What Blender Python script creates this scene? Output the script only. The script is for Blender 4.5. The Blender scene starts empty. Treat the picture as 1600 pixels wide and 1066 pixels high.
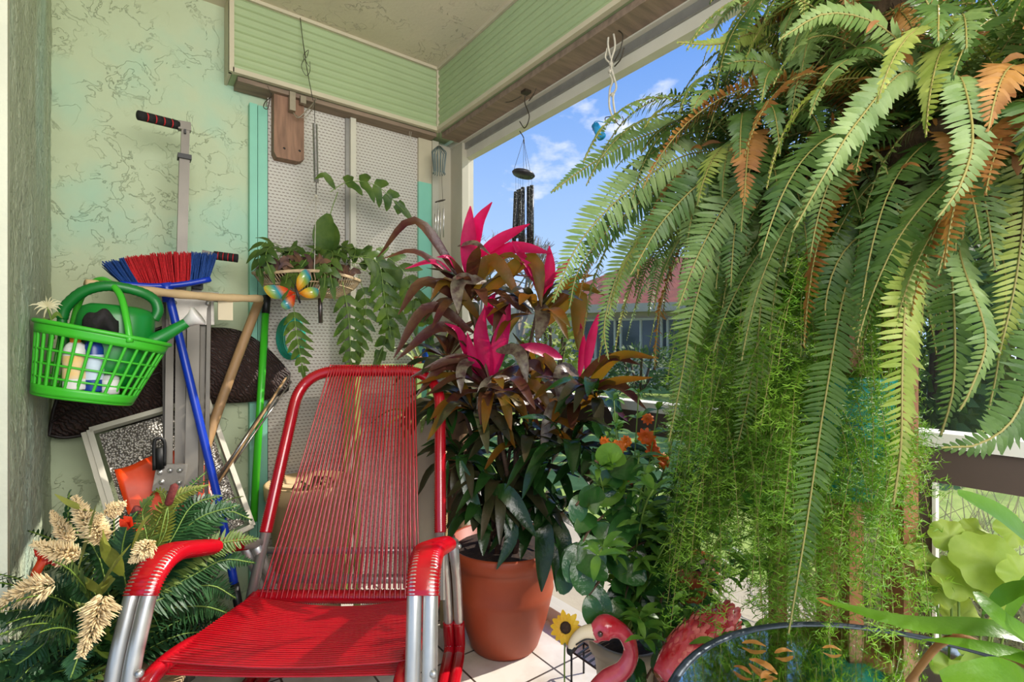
import bpy, math, random
from math import sin, cos, pi, radians, sqrt
from mathutils import Vector, Matrix, noise

# ------------------------------------------------------------------ camera, world, sun, lights, exposure
scene = bpy.context.scene
C = scene.collection
EYE = 1.08
YAW = math.atan(599 / 796)
FOC = 796.0
HOR = 545.0
cam_d = bpy.data.cameras.new('camera')
cam_d.sensor_width = 36.0
cam_d.lens = FOC / 1600 * 36.0
cam_d.shift_y = (HOR - 533) / 1600
cam_d.clip_start = 0.02
cam_d.clip_end = 300
cam = bpy.data.objects.new('camera', cam_d)
C.objects.link(cam)
cam.location = (0, 0, EYE)
cam.rotation_euler = (pi / 2, 0, -YAW)
scene.camera = cam
scene.view_settings.view_transform = 'Standard'
scene.view_settings.look = 'None'
scene.view_settings.exposure = 0.0
scene.view_settings.gamma = 1.0
scene.view_settings.use_curve_mapping = False

world = bpy.data.worlds.new('sky')
scene.world = world
world.use_nodes = True
wn, wl = world.node_tree.nodes, world.node_tree.links
wn.clear()
w_out = wn.new('ShaderNodeOutputWorld')
w_bg = wn.new('ShaderNodeBackground')
w_bg.inputs[1].default_value = 1.35
w_tc = wn.new('ShaderNodeTexCoord')
w_sep = wn.new('ShaderNodeSeparateXYZ')
w_grad = wn.new('ShaderNodeValToRGB')
w_grad.color_ramp.elements[0].position = 0.0
w_grad.color_ramp.elements[0].color = (0.50, 0.68, 0.90, 1)
w_grad.color_ramp.elements[1].position = 0.55
w_grad.color_ramp.elements[1].color = (0.10, 0.27, 0.72, 1)
w_map = wn.new('ShaderNodeMapping')
w_map.inputs['Scale'].default_value = (5.0, 5.0, 10.0)
w_map.inputs['Location'].default_value = (1.3, 0.4, 2.2)
w_noise = wn.new('ShaderNodeTexNoise')
w_noise.inputs['Scale'].default_value = 1.0
w_noise.inputs['Detail'].default_value = 7
w_noise.inputs['Roughness'].default_value = 0.55
w_cr = wn.new('ShaderNodeValToRGB')
w_cr.color_ramp.elements[0].position = 0.57
w_cr.color_ramp.elements[0].color = (0, 0, 0, 1)
w_cr.color_ramp.elements[1].position = 0.7
w_cr.color_ramp.elements[1].color = (1, 1, 1, 1)
w_mix = wn.new('ShaderNodeMixRGB')
w_mix.inputs[2].default_value = (0.86, 0.88, 0.93, 1)
wl.new(w_tc.outputs['Generated'], w_sep.inputs[0])
wl.new(w_sep.outputs['Z'], w_grad.inputs[0])
wl.new(w_tc.outputs['Generated'], w_map.inputs[0])
wl.new(w_map.outputs[0], w_noise.inputs['Vector'])
wl.new(w_noise.outputs['Fac'], w_cr.inputs[0])
wl.new(w_cr.outputs[0], w_mix.inputs[0])
wl.new(w_grad.outputs[0], w_mix.inputs[1])
wl.new(w_mix.outputs[0], w_bg.inputs[0])
wl.new(w_bg.outputs[0], w_out.inputs[0])

sun_d = bpy.data.lights.new('sun', 'SUN')
sun_d.energy = 6.5
sun_d.angle = radians(0.6)
sun_d.color = (1.0, 0.94, 0.84)
sun = bpy.data.objects.new('sun', sun_d)
C.objects.link(sun)
SUN_DIR = Vector((-0.72, 0.26, -0.66)).normalized()
sun.rotation_euler = SUN_DIR.to_track_quat('-Z', 'Y').to_euler()
sun.location = (6, -2, 7)

def area_light(name, loc, target, size, power, col=(1, 1, 1)):
    d = bpy.data.lights.new(name, 'AREA')
    d.shape = 'RECTANGLE'
    d.size, d.size_y = size
    d.energy = power
    d.color = col
    o = bpy.data.objects.new(name, d)
    C.objects.link(o)
    o.location = loc
    o.rotation_euler = (Vector(target) - Vector(loc)).to_track_quat('-Z', 'Y').to_euler()
    return o
area_light('added_fill_behind_camera', (0.5, -1.5, 1.9), (0.5, 1.9, 1.0), (1.8, 1.4), 74, (1.0, 0.95, 0.88))  # fill lamp added above and behind the camera to brighten the porch
area_light('added_ceiling_fill', (0.1, -0.3, 1.75), (0.6, 1.4, 2.42), (0.8, 0.8), 14, (1.0, 0.94, 0.86))  # second added fill, aimed up at the ceiling; the porch has no such lamp

# ------------------------------------------------------------------ places: a pixel and a plane, or a pixel and a depth, gives a point
FW = Vector((sin(YAW), cos(YAW), 0))
RT = Vector((cos(YAW), -sin(YAW), 0))
UP = Vector((0, 0, 1))
def P(px, py, D):
    return FW * D + RT * ((px - 800) / FOC * D) + UP * (EYE + (HOR - py) / FOC * D)
def QY(px, py, Y):
    d = FW + RT * ((px - 800) / FOC)
    return P(px, py, Y / d.y)
def QX(px, py, X):
    d = FW + RT * ((px - 800) / FOC)
    return P(px, py, X / d.x)
def QZ(px, py, Z):
    return P(px, py, (EYE - Z) * FOC / (py - HOR))
def CR(r, D, z):            # right of the lens axis, forward of the lens, height
    return FW * D + RT * r + UP * z
def lerp(a, b, t):
    return a + (b - a) * t

# ------------------------------------------------------------------ mesh builder
class MB:
    def __init__(s):
        s.v = []; s.f = []; s.m = []; s.mi = 0; s.sm = []; s.smooth = True
    def add(s, vs, fs):
        n = len(s.v)
        s.v.extend([Vector(q) for q in vs])
        for f in fs:
            s.f.append([i + n for i in f]); s.m.append(s.mi); s.sm.append(s.smooth)
    def box(s, c, size, rot=None):
        c = Vector(c); h = Vector(size) / 2
        vs = []
        for x in (-1, 1):
            for y in (-1, 1):
                for z in (-1, 1):
                    q = Vector((x * h.x, y * h.y, z * h.z))
                    if rot is not None: q = rot @ q
                    vs.append(c + q)
        sm = s.smooth; s.smooth = False
        s.add(vs, [(0, 1, 3, 2), (4, 6, 7, 5), (0, 4, 5, 1), (2, 3, 7, 6), (0, 2, 6, 4), (1, 5, 7, 3)])
        s.smooth = sm
    def bbox(s, lo, hi):
        lo = Vector(lo); hi = Vector(hi)
        s.box((lo + hi) / 2, hi - lo)
    def bar(s, a, b, w, h, up=UP):
        a = Vector(a); b = Vector(b); t = (b - a).normalized()
        side = t.cross(Vector(up))
        if side.length < 1e-5: side = t.cross(Vector((1, 0, 0)))
        side.normalize(); u = side.cross(t)
        vs = []
        for q in (a, b):
            for i, j in ((-1, -1), (1, -1), (1, 1), (-1, 1)):
                vs.append(q + side * (i * w / 2) + u * (j * h / 2))
        sm = s.smooth; s.smooth = False
        s.add(vs, [(3, 2, 1, 0), (4, 5, 6, 7), (0, 1, 5, 4), (1, 2, 6, 5), (2, 3, 7, 6), (3, 0, 4, 7)])
        s.smooth = sm
    def tube(s, pts, r, n=8, cap=True, flat=None, closed=False):
        pts = [Vector(q) for q in pts]
        k = len(pts)
        rs = r if isinstance(r, (list, tuple)) else [r] * k
        T = []
        for i in range(k):
            if closed: t = pts[(i + 1) % k] - pts[i - 1]
            elif i == 0: t = pts[1] - pts[0]
            elif i == k - 1: t = pts[-1] - pts[-2]
            else: t = pts[i + 1] - pts[i - 1]
            T.append(t.normalized() if t.length > 1e-9 else UP)
        ref = Vector((0, 0, 1)) if abs(T[0].z) < 0.9 else Vector((1, 0, 0))
        nrm = T[0].cross(ref).normalized()
        vs = []
        for i in range(k):
            nrm = (nrm - T[i] * nrm.dot(T[i]))
            if nrm.length < 1e-6: nrm = T[i].orthogonal()
            nrm.normalize()
            b = T[i].cross(nrm)
            for j in range(n):
                a = 2 * pi * j / n
                d = nrm * (cos(a) * rs[i]) + b * (sin(a) * rs[i])
                if flat is not None:
                    ax, f = flat
                    d = d - ax * (d.dot(ax) * (1 - f))
                vs.append(pts[i] + d)
        fs = []
        last = k if closed else k - 1
        for i in range(last):
            for j in range(n):
                a = i * n + j; b_ = i * n + (j + 1) % n
                c_ = ((i + 1) % k) * n + (j + 1) % n; d_ = ((i + 1) % k) * n + j
                fs.append((a, b_, c_, d_))
        if cap and not closed:
            fs.append(tuple(range(n))[::-1]); fs.append(tuple((k - 1) * n + j for j in range(n)))
        s.add(vs, fs)
    def lathe(s, prof, c, n=32, M=None, sy=1.0, close=False):
        c = Vector(c); vs = []; fs = []
        for r, z in prof:
            for j in range(n):
                a = 2 * pi * j / n
                q = Vector((r * cos(a), r * sin(a) * sy, z))
                if M is not None: q = M @ q
                vs.append(c + q)
        k = len(prof)
        for i in range(k - 1):
            for j in range(n):
                fs.append((i * n + j, i * n + (j + 1) % n, (i + 1) * n + (j + 1) % n, (i + 1) * n + j))
        if prof[0][0] > 1e-4 and close: fs.append(tuple(range(n))[::-1])
        if prof[-1][0] > 1e-4 and close: fs.append(tuple((k - 1) * n + j for j in range(n)))
        s.add(vs, fs)
    def ball(s, c, r, n=12, M=None):
        r = Vector(r) if not isinstance(r, (int, float)) else Vector((r, r, r))
        c = Vector(c); vs = []; fs = []; m = n // 2
        for i in range(m + 1):
            th = pi * i / m
            for j in range(n):
                a = 2 * pi * j / n
                q = Vector((r.x * sin(th) * cos(a), r.y * sin(th) * sin(a), r.z * cos(th)))
                if M is not None: q = M @ q
                vs.append(c + q)
        for i in range(m):
            for j in range(n):
                fs.append((i * n + j, (i + 1) * n + j, (i + 1) * n + (j + 1) % n, i * n + (j + 1) % n))
        s.add(vs, fs)
    def sheet(s, fn, nu, nv, thick=0.0):
        vs = []
        for i in range(nu + 1):
            for j in range(nv + 1):
                vs.append(Vector(fn(i / nu, j / nv)))
        fs = []
        for i in range(nu):
            for j in range(nv):
                a = i * (nv + 1) + j
                fs.append((a, a + nv + 1, a + nv + 2, a + 1))
        if thick:
            k = len(vs)
            nr = []
            for i in range(nu + 1):
                for j in range(nv + 1):
                    i0, i1 = max(i - 1, 0), min(i + 1, nu); j0, j1 = max(j - 1, 0), min(j + 1, nv)
                    a = vs[i1 * (nv + 1) + j] - vs[i0 * (nv + 1) + j]; b = vs[i * (nv + 1) + j1] - vs[i * (nv + 1) + j0]
                    q = a.cross(b)
                    nr.append(q.normalized() if q.length > 1e-12 else UP)
            vs += [vs[i] - nr[i] * thick for i in range(k)]
            fs += [tuple(q + k for q in f[::-1]) for f in list(fs)]
            ring = [i * (nv + 1) for i in range(nu + 1)] + [nu * (nv + 1) + j for j in range(1, nv + 1)] + \
                   [i * (nv + 1) + nv for i in range(nu - 1, -1, -1)] + [j for j in range(nv - 1, 0, -1)]
            for i in range(len(ring)):
                a, b = ring[i], ring[(i + 1) % len(ring)]
                fs.append((b, a, a + k, b + k))
        s.add(vs, fs)
    def build(s, name, mat, parent=None, smooth=None):
        me = bpy.data.meshes.new(name)
        off = Vector((0, 0, 0)); q = parent
        while q is not None:
            off += q.location; q = q.parent
        me.from_pydata([tuple(v - off) for v in s.v], [], s.f)
        ms = mat if isinstance(mat, (list, tuple)) else [mat]
        for m in ms: me.materials.append(m)
        me.polygons.foreach_set('material_index', s.m)
        me.polygons.foreach_set('use_smooth', s.sm if smooth is None else [smooth] * len(s.f))
        me.update()
        o = bpy.data.objects.new(name, me)
        C.objects.link(o)
        if parent is not None: o.parent = parent
        return o

def tag(o, label=None, cat=None, group=None, kind=None):
    if label: o['label'] = label
    if cat: o['category'] = cat
    if group: o['group'] = group
    if kind: o['kind'] = kind
    return o
def thing(name, loc, label, cat, group=None):
    o = bpy.data.objects.new(name, None); C.objects.link(o)
    o.location = Vector(loc); o.empty_display_size = 0.05
    return tag(o, label, cat, group)
def struct(mb, name, mat, label=None, smooth=None):
    o = mb.build(name, mat, None, smooth)
    return tag(o, label, None, None, 'structure')

def path(pts, n=10):
    pts = [Vector(q) for q in pts]; out = []
    if len(pts) < 3:
        return [pts[0].lerp(pts[-1], i / n) for i in range(n + 1)]
    for i in range(len(pts) - 1):
        p0 = pts[i - 1] if i else pts[0] * 2 - pts[1]
        p1, p2 = pts[i], pts[i + 1]
        p3 = pts[i + 2] if i + 2 < len(pts) else pts[-1] * 2 - pts[-2]
        for j in range(n):
            t = j / n
            out.append(0.5 * ((2 * p1) + (p2 - p0) * t + (2 * p0 - 5 * p1 + 4 * p2 - p3) * t * t + (3 * p1 - p0 - 3 * p2 + p3) * t ** 3))
    out.append(pts[-1]); return out
def even(pts, step):
    pts = [Vector(q) for q in pts]
    L = [0]
    for i in range(1, len(pts)): L.append(L[-1] + (pts[i] - pts[i - 1]).length)
    k = max(2, int(L[-1] / step)); out = []; j = 0
    for i in range(k + 1):
        d = L[-1] * i / k
        while j < len(L) - 2 and L[j + 1] < d: j += 1
        t = (d - L[j]) / max(1e-9, L[j + 1] - L[j])
        out.append(pts[j].lerp(pts[j + 1], min(1, t)))
    return out
def round_path(pts, rad, n=6):
    pts = [Vector(q) for q in pts]; out = [pts[0]]
    for i in range(1, len(pts) - 1):
        a, b, c = pts[i - 1], pts[i], pts[i + 1]
        r = min(rad, (a - b).length * .49, (c - b).length * .49)
        p = b + (a - b).normalized() * r; q = b + (c - b).normalized() * r
        for j in range(n + 1):
            t = j / n
            out.append(p * (1 - t) ** 2 + b * 2 * t * (1 - t) + q * t * t)
    out.append(pts[-1]); return out

# ------------------------------------------------------------------ materials
MATS = {}
def lin(c):
    return tuple(((x / 255) / 12.92 if x / 255 <= 0.04045 else ((x / 255 + 0.055) / 1.055) ** 2.4) for x in c)
def nmat(name):
    m = bpy.data.materials.new(name); m.use_nodes = True
    n, l = m.node_tree.nodes, m.node_tree.links
    n.clear()
    out = n.new('ShaderNodeOutputMaterial')
    return m, n, l, out
def mat(name, col, rough=0.5, metal=0.0, var=0.0, vscale=20, bump=0.0, bscale=60, spec=0.5, coat=0.0, col2=None, stretch=None, trans=0.0):
    """one plain surface: a colour, mottled by noise toward col2, with fine bumps"""
    if name in MATS: return MATS[name]
    m, n, l, out = nmat(name)
    b = n.new('ShaderNodeBsdfPrincipled')
    c = lin(col); b.inputs['Roughness'].default_value = rough; b.inputs['Metallic'].default_value = metal
    b.inputs['Specular IOR Level'].default_value = spec; b.inputs['Coat Weight'].default_value = coat
    tc = n.new('ShaderNodeTexCoord'); mp = n.new('ShaderNodeMapping')
    l.new(tc.outputs['Object'], mp.inputs[0])
    if stretch: mp.inputs['Scale'].default_value = stretch
    if var or col2:
        nz = n.new('ShaderNodeTexNoise'); nz.inputs['Scale'].default_value = vscale; nz.inputs['Detail'].default_value = 4
        l.new(mp.outputs[0], nz.inputs['Vector'])
        rp = n.new('ShaderNodeValToRGB'); rp.color_ramp.elements[0].position = .35; rp.color_ramp.elements[1].position = .65
        c2 = lin(col2) if col2 else tuple(min(1, x * (1 + var)) for x in c)
        c1 = c if col2 else tuple(x * (1 - var) for x in c)
        rp.color_ramp.elements[0].color = (*c1, 1); rp.color_ramp.elements[1].color = (*c2, 1)
        l.new(nz.outputs['Fac'], rp.inputs[0]); l.new(rp.outputs[0], b.inputs['Base Color'])
        csock = rp.outputs[0]
    else:
        b.inputs['Base Color'].default_value = (*c, 1); csock = None
    if bump:
        nb = n.new('ShaderNodeTexNoise'); nb.inputs['Scale'].default_value = bscale; nb.inputs['Detail'].default_value = 3
        l.new(mp.outputs[0], nb.inputs['Vector'])
        bp = n.new('ShaderNodeBump'); bp.inputs['Strength'].default_value = bump; bp.inputs['Distance'].default_value = .004
        l.new(nb.outputs['Fac'], bp.inputs['Height']); l.new(bp.outputs[0], b.inputs['Normal'])
    if trans:
        t = n.new('ShaderNodeBsdfTranslucent'); mx = n.new('ShaderNodeMixShader'); mx.inputs[0].default_value = trans
        if csock: 
            g = n.new('ShaderNodeMixRGB'); g.blend_type = 'MULTIPLY'; g.inputs[0].default_value = 1; g.inputs[2].default_value = (1.0, 1.0, .6, 1)
            l.new(csock, g.inputs[1]); l.new(g.outputs[0], t.inputs[0])
        else: t.inputs[0].default_value = (*c, 1)
        l.new(b.outputs[0], mx.inputs[1]); l.new(t.outputs[0], mx.inputs[2]); l.new(mx.outputs[0], out.inputs[0])
    else:
        l.new(b.outputs[0], out.inputs[0])
    MATS[name] = m
    return m
def leafmat(name, col, col2=None, trans=.35, rough=.38, vscale=14, spec=.45):
    return mat(name, col, rough, 0, .25, vscale, .25, 90, spec, 0, col2, None, trans)
def math_node(n, l, op, a, b=None, c=None):
    q = n.new('ShaderNodeMath'); q.operation = op
    for i, x in enumerate((a, b, c)):
        if x is None: continue
        if isinstance(x, (int, float)): q.inputs[i].default_value = x
        else: l.new(x, q.inputs[i])
    return q.outputs[0]
def stucco(name, col, col2, col3, scale, depth, ridge=1.0, stretch=(1, 1, 1)):
    m, n, l, out = nmat(name)
    b = n.new('ShaderNodeBsdfPrincipled'); b.inputs['Roughness'].default_value = .62; b.inputs['Specular IOR Level'].default_value = .35
    tc = n.new('ShaderNodeTexCoord'); mp = n.new('ShaderNodeMapping'); l.new(tc.outputs['Object'], mp.inputs[0]); mp.inputs['Scale'].default_value = stretch
    big = n.new('ShaderNodeTexNoise'); big.inputs['Scale'].default_value = 2.2; big.inputs['Detail'].default_value = 5; l.new(mp.outputs[0], big.inputs['Vector'])
    rp = n.new('ShaderNodeValToRGB'); e = rp.color_ramp.elements
    e[0].position = .35; e[0].color = (*lin(col), 1); e[1].position = .68; e[1].color = (*lin(col3), 1)
    q = e.new(.52); q.color = (*lin(col2), 1)
    l.new(big.outputs['Fac'], rp.inputs[0]); l.new(rp.outputs[0], b.inputs['Base Color'])
    # curling trowel ridges: the level lines of a warped noise, present only in patches
    n1 = n.new('ShaderNodeTexNoise'); n1.inputs['Scale'].default_value = scale; n1.inputs['Detail'].default_value = 6; n1.inputs['Roughness'].default_value = .6; n1.inputs['Distortion'].default_value = .5
    l.new(mp.outputs[0], n1.inputs['Vector'])
    d1 = math_node(n, l, 'ABSOLUTE', math_node(n, l, 'SUBTRACT', n1.outputs['Fac'], .5))
    r1 = math_node(n, l, 'SUBTRACT', 1.0, math_node(n, l, 'MINIMUM', math_node(n, l, 'MULTIPLY', d1, 110), 1.0))
    n2 = n.new('ShaderNodeTexNoise'); n2.inputs['Scale'].default_value = scale * .55; n2.inputs['Detail'].default_value = 2
    l.new(mp.outputs[0], n2.inputs['Vector'])
    msk = math_node(n, l, 'MINIMUM', math_node(n, l, 'MAXIMUM', math_node(n, l, 'MULTIPLY', math_node(n, l, 'SUBTRACT', n2.outputs['Fac'], .42), 7), 0), 1)
    rid = math_node(n, l, 'MULTIPLY', math_node(n, l, 'MULTIPLY', r1, msk), ridge)
    n3 = n.new('ShaderNodeTexNoise'); n3.inputs['Scale'].default_value = scale * 6; n3.inputs['Detail'].default_value = 4
    l.new(mp.outputs[0], n3.inputs['Vector'])
    hgt = math_node(n, l, 'ADD', rid, math_node(n, l, 'MULTIPLY', n3.outputs['Fac'], .45))
    bp = n.new('ShaderNodeBump'); bp.inputs['Strength'].default_value = 1; bp.inputs['Distance'].default_value = depth
    l.new(hgt, bp.inputs['Height']); l.new(bp.outputs[0], b.inputs['Normal'])
    l.new(b.outputs[0], out.inputs[0])
    return m
# ------------------------------------------------------------------ the porch itself
BY, WX, LX = 2.28, 1.35, -0.20        # back wall, window wall, left wall
CZ, VZ, HZ = 2.42, 2.117, 2.04        # ceiling, underside of shutter boxes, head of window
VX, VY = 1.185, 2.163                 # faces of the shutter boxes
m_back = stucco('wall_stucco', (176, 184, 148), (182, 194, 160), (162, 196, 170), 11.0, .0016, 1.0)
m_left = stucco('left_wall_stucco', (178, 186, 156), (188, 196, 168), (184, 204, 184), 22.0, .02, .8, (1, 1.6, .45))
m_ceil = stucco('ceiling_stucco', (196, 184, 158), (206, 194, 168), (200, 190, 166), 13.0, .003, .8)
m_trim = mat('beige_trim_paint', (186, 176, 150), .5, 0, .05, 9, .1, 40)
m_trimw = mat('white_frame_paint', (196, 190, 172), .45, 0, .04, 9)
m_alu = mat('mill_aluminium', (150, 148, 142), .42, .6, .06, 30)
m_teal = mat('teal_trim_paint', (126, 190, 164), .5, 0, .06, 5, .1, 40)
m_brown = mat('weathered_beam', (128, 108, 90), .7, 0, .2, 6, .3, 50, stretch=(1, 8, 8))
m_green = mat('shutter_box_green', (152, 168, 124), .55, 0, .05, 3)
m_beige = mat('beige_concrete', (178, 166, 142), .8, 0, .08, 4, .4, 60)

def tile_mat():
    m, n, l, out = nmat('white_floor_tile')
    b = n.new('ShaderNodeBsdfPrincipled'); b.inputs['Roughness'].default_value = .35
    tc = n.new('ShaderNodeTexCoord'); sp = n.new('ShaderNodeSeparateXYZ'); l.new(tc.outputs['Object'], sp.inputs[0])
    def edge(s, off):
        f = math_node(n, l, 'FRACT', math_node(n, l, 'MULTIPLY', math_node(n, l, 'SUBTRACT', s, off), 4.0))
        return math_node(n, l, 'MINIMUM', f, math_node(n, l, 'SUBTRACT', 1.0, f))
    d = math_node(n, l, 'MINIMUM', edge(sp.outputs['X'], 1.147), edge(sp.outputs['Y'], 1.289))
    g = math_node(n, l, 'LESS_THAN', d, .014)
    nz = n.new('ShaderNodeTexNoise'); nz.inputs['Scale'].default_value = 7; nz.inputs['Detail'].default_value = 5; l.new(tc.outputs['Object'], nz.inputs['Vector'])
    rp = n.new('ShaderNodeValToRGB'); rp.color_ramp.elements[0].position = .3; rp.color_ramp.elements[1].position = .6
    rp.color_ramp.elements[0].color = (*lin((190, 180, 164)), 1); rp.color_ramp.elements[1].color = (*lin((222, 216, 204)), 1)
    l.new(nz.outputs['Fac'], rp.inputs[0])
    mx = n.new('ShaderNodeMixRGB'); l.new(g, mx.inputs[0]); l.new(rp.outputs[0], mx.inputs[1]); mx.inputs[2].default_value = (*lin((78, 68, 58)), 1)
    l.new(mx.outputs[0], b.inputs['Base Color']); l.new(b.outputs[0], out.inputs[0])
    return m
b = MB(); b.bbox((-2.2, -2.5, -.1), (WX, BY + .1, 0)); struct(b, 'floor', tile_mat(), 'white square floor tiles with dark grout')
b = MB(); b.bbox((-2.2, -1.2, CZ), (VX + .35, BY + .1, CZ + .12)); struct(b, 'ceiling', m_ceil, 'beige trowelled plaster ceiling')
XE = QY(390, 400, BY).x
b = MB(); b.bbox((LX - .2, BY, 0), (XE, BY + .15, CZ)); b.bbox((XE, BY, 2.06), (WX + .02, BY + .15, CZ))
struct(b, 'wall_back', m_back, 'pale green plaster wall with curling trowel ridges')
b = MB(); b.bbox((LX - .25, 1.515, 0), (LX - .012, BY, CZ))
def drip(u, v):
    y = lerp(1.515, BY, u); z = lerp(0, CZ, v); p = Vector((y * 17, z * 5.5, 3.1)); q = Vector((y * 46, z * 21, 9.2))
    a = noise.noise(p); c = noise.noise(q); h = .006 * max(0, a) + .0035 * max(0, c - .05) + .0022 * abs(noise.noise(Vector((y * 90, z * 60, 1))))
    return Vector((LX - .008 + h, y, z))
b.sheet(drip, 170, 420); struct(b, 'wall_left', m_left, 'rough grey green stucco wall at the left edge')
b = MB(); b.bbox((LX - .26, 1.49, 0), (LX - .003, 1.515, CZ)); struct(b, 'trim_1', mat('cream_corner', (196, 196, 172), .6, 0, .05, 5, .5, 40), 'pale corner edge of the left wall')

# shutter boxes under the ceiling: ribbed green faces with pale edge strips
def ribs(b, a, c, z0, z1, nrm, n=9):
    prof = []
    for i in range(n):
        h = (z1 - z0) / n; z = z0 + i * h
        for t, o in ((.03, 0), (.3, .0055), (.62, .0065), (.92, .001)):
            prof.append((z + t * h, o))
    vs = []
    for z, o in prof:
        vs.append(Vector((a.x, a.y, z)) + nrm * o); vs.append(Vector((c.x, c.y, z)) + nrm * o)
    b.smooth = False
    b.add(vs, [(2 * i, 2 * i + 1, 2 * i + 3, 2 * i + 2) for i in range(len(prof) - 1)])
    b.smooth = True
b = MB(); XL = .312
b.bbox((XL, VY + .004, VZ + .004), (VX + .1, BY, CZ)); ribs(b, Vector((XL, VY, 0)), Vector((VX, VY, 0)), VZ + .012, CZ - .01, Vector((0, -1, 0)))
o1 = struct(b, 'trim_2', m_green, 'pale green ribbed shutter box over the back opening')
b = MB(); b.bbox((VX + .004, -1.2, VZ + .004), (WX - .03, VY, CZ)); ribs(b, Vector((VX, VY, 0)), Vector((VX, -1.2, 0)), VZ + .012, CZ - .01, Vector((-1, 0, 0)))
o2 = struct(b, 'trim_3', m_green, 'pale green ribbed shutter box over the window')
b = MB(); w = .018
b.box(((XL + VX) / 2, VY - .004, VZ + w / 2), (VX - XL, .02, w)); b.box(((XL + VX) / 2, VY - .004, CZ - w / 3), (VX - XL, .02, w * .8))
b.box((XL - .004, VY - .002, (VZ + CZ) / 2), (.016, .024, CZ - VZ)); b.bbox((XL - .012, VY, VZ), (XL - .002, BY, CZ))
b.box((VX - .002, VY - .002, (VZ + CZ) / 2), (.022, .022, CZ - VZ))
struct(b, 'trim_4', m_trim, 'beige edging of the back shutter box')
b = MB(); b.bbox((VX - .014, -1.2, VZ), (VX + .006, VY - .013, VZ + w)); b.bbox((VX - .014, -1.2, CZ - w * .8), (VX + .006, VY - .013, CZ))
struct(b, 'trim_5', m_trim, 'beige edging of the window shutter box')
b = MB(); b.bbox((VX + .02, -1.2, VZ - .022), (WX - .04, VY, VZ + .002)); b.bbox((XL + .02, VY + .016, VZ - .016), (VX, BY - .01, VZ + .002))
struct(b, 'trim_6', m_brown, 'weathered brown beam under the shutter boxes')

# back opening: closed perforated shutter between teal and beige jambs
def perforated():
    m, n, l, out = nmat('perforated_shutter_sheet')
    b = n.new('ShaderNodeBsdfPrincipled'); b.inputs['Roughness'].default_value = .5; b.inputs['Specular IOR Level'].default_value = .3
    tc = n.new('ShaderNodeTexCoord'); sp = n.new('ShaderNodeSeparateXYZ'); l.new(tc.outputs['Object'], sp.inputs[0])
    v = math_node(n, l, 'MULTIPLY', sp.outputs['Z'], 76)
    row = math_node(n, l, 'FLOOR', v); fv = math_node(n, l, 'FRACT', v)
    u = math_node(n, l, 'ADD', math_node(n, l, 'MULTIPLY', sp.outputs['X'], 62), math_node(n, l, 'MULTIPLY', row, .5))
    fu = math_node(n, l, 'FRACT', math_node(n, l, 'ADD', u, math_node(n, l, 'MULTIPLY', fv, .55)))
    d = math_node(n, l, 'MULTIPLY', math_node(n, l, 'LESS_THAN', fu, .6), math_node(n, l, 'LESS_THAN', fv, .33))
    nz = n.new('ShaderNodeTexNoise'); nz.inputs['Scale'].default_value = 3; l.new(tc.outputs['Object'], nz.inputs['Vector'])
    rp = n.new('ShaderNodeValToRGB'); rp.color_ramp.elements[0].color = (*lin((186, 180, 168)), 1); rp.color_ramp.elements[1].color = (*lin((204, 198, 188)), 1)
    l.new(nz.outputs['Fac'], rp.inputs[0])
    mx = n.new('ShaderNodeMixRGB'); l.new(d, mx.inputs[0]); l.new(rp.outputs[0], mx.inputs[1]); mx.inputs[2].default_value = (*lin((146, 134, 124)), 1)
    l.new(mx.outputs[0], b.inputs['Base Color'])
    bp = n.new('ShaderNodeBump'); bp.inputs['Distance'].default_value = .004; bp.inputs['Strength'].default_value = .9
    l.new(math_node(n, l, 'SUBTRACT', fv, d), bp.inputs['Height']); l.new(bp.outputs[0], b.inputs['Normal'])
    l.new(b.outputs[0], out.inputs[0]); return m
m_perf = perforated()
YP = BY - .03
xa, xb = QY(418, 400, YP).x, QY(650, 400, YP).x
b = MB(); b.bbox((xa, YP, .0), (xb + .02, YP + .012, 2.1)); win2 = struct(b, 'window_2', m_perf, 'white perforated metal shutter closing the back opening')
b = MB(); xm = QY(551, 400, YP - .02).x
b.bbox((xm - .012, YP - .03, .02), (xm + .012, YP, 2.1)); b.mi = 1; b.bbox((xm - .028, YP - .012, .02), (xm - .012, YP, 2.1))
b.build('mullion', [m_trimw, m_alu], win2)
b = MB(); xt = QY(389, 400, BY - .02).x
b.bbox((xt, BY - .035, 0), (xt + .028, BY + .02, 2.06)); b.bbox((xt + .031, BY - .03, 0), (xa + .002, BY, 2.06))
struct(b, 'trim_7', m_teal, 'teal painted jamb strip beside the plaster wall')
zt = QY(660, 285, BY - .04).z
x1, x2 = QY(652, 400, BY - .03).x, QY(672, 400, BY - .03).x
b = MB(); b.bbox((x1, BY - .045, 0), (x2, BY, zt)); struct(b, 'trim_8', m_teal, 'teal painted post near the corner')
b = MB(); b.bbox((x1, BY - .045, zt), (x2, BY, 2.1)); struct(b, 'trim_9', m_trim, 'beige upper end of the corner post')
b = MB(); b.bbox((x2, BY - .055, 0), (x2 + .035, BY, 2.1)); b.bbox((x2 + .035, BY - .03, 0), (WX + .05, BY, 2.1))
b.bbox((WX - .045, BY - .14, 0), (WX - .01, BY - .03, 2.1))
struct(b, 'trim_10', mat('corner_post_paint', (176, 170, 150), .5, 0, .05, 6), 'beige corner post with screen track')

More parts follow.
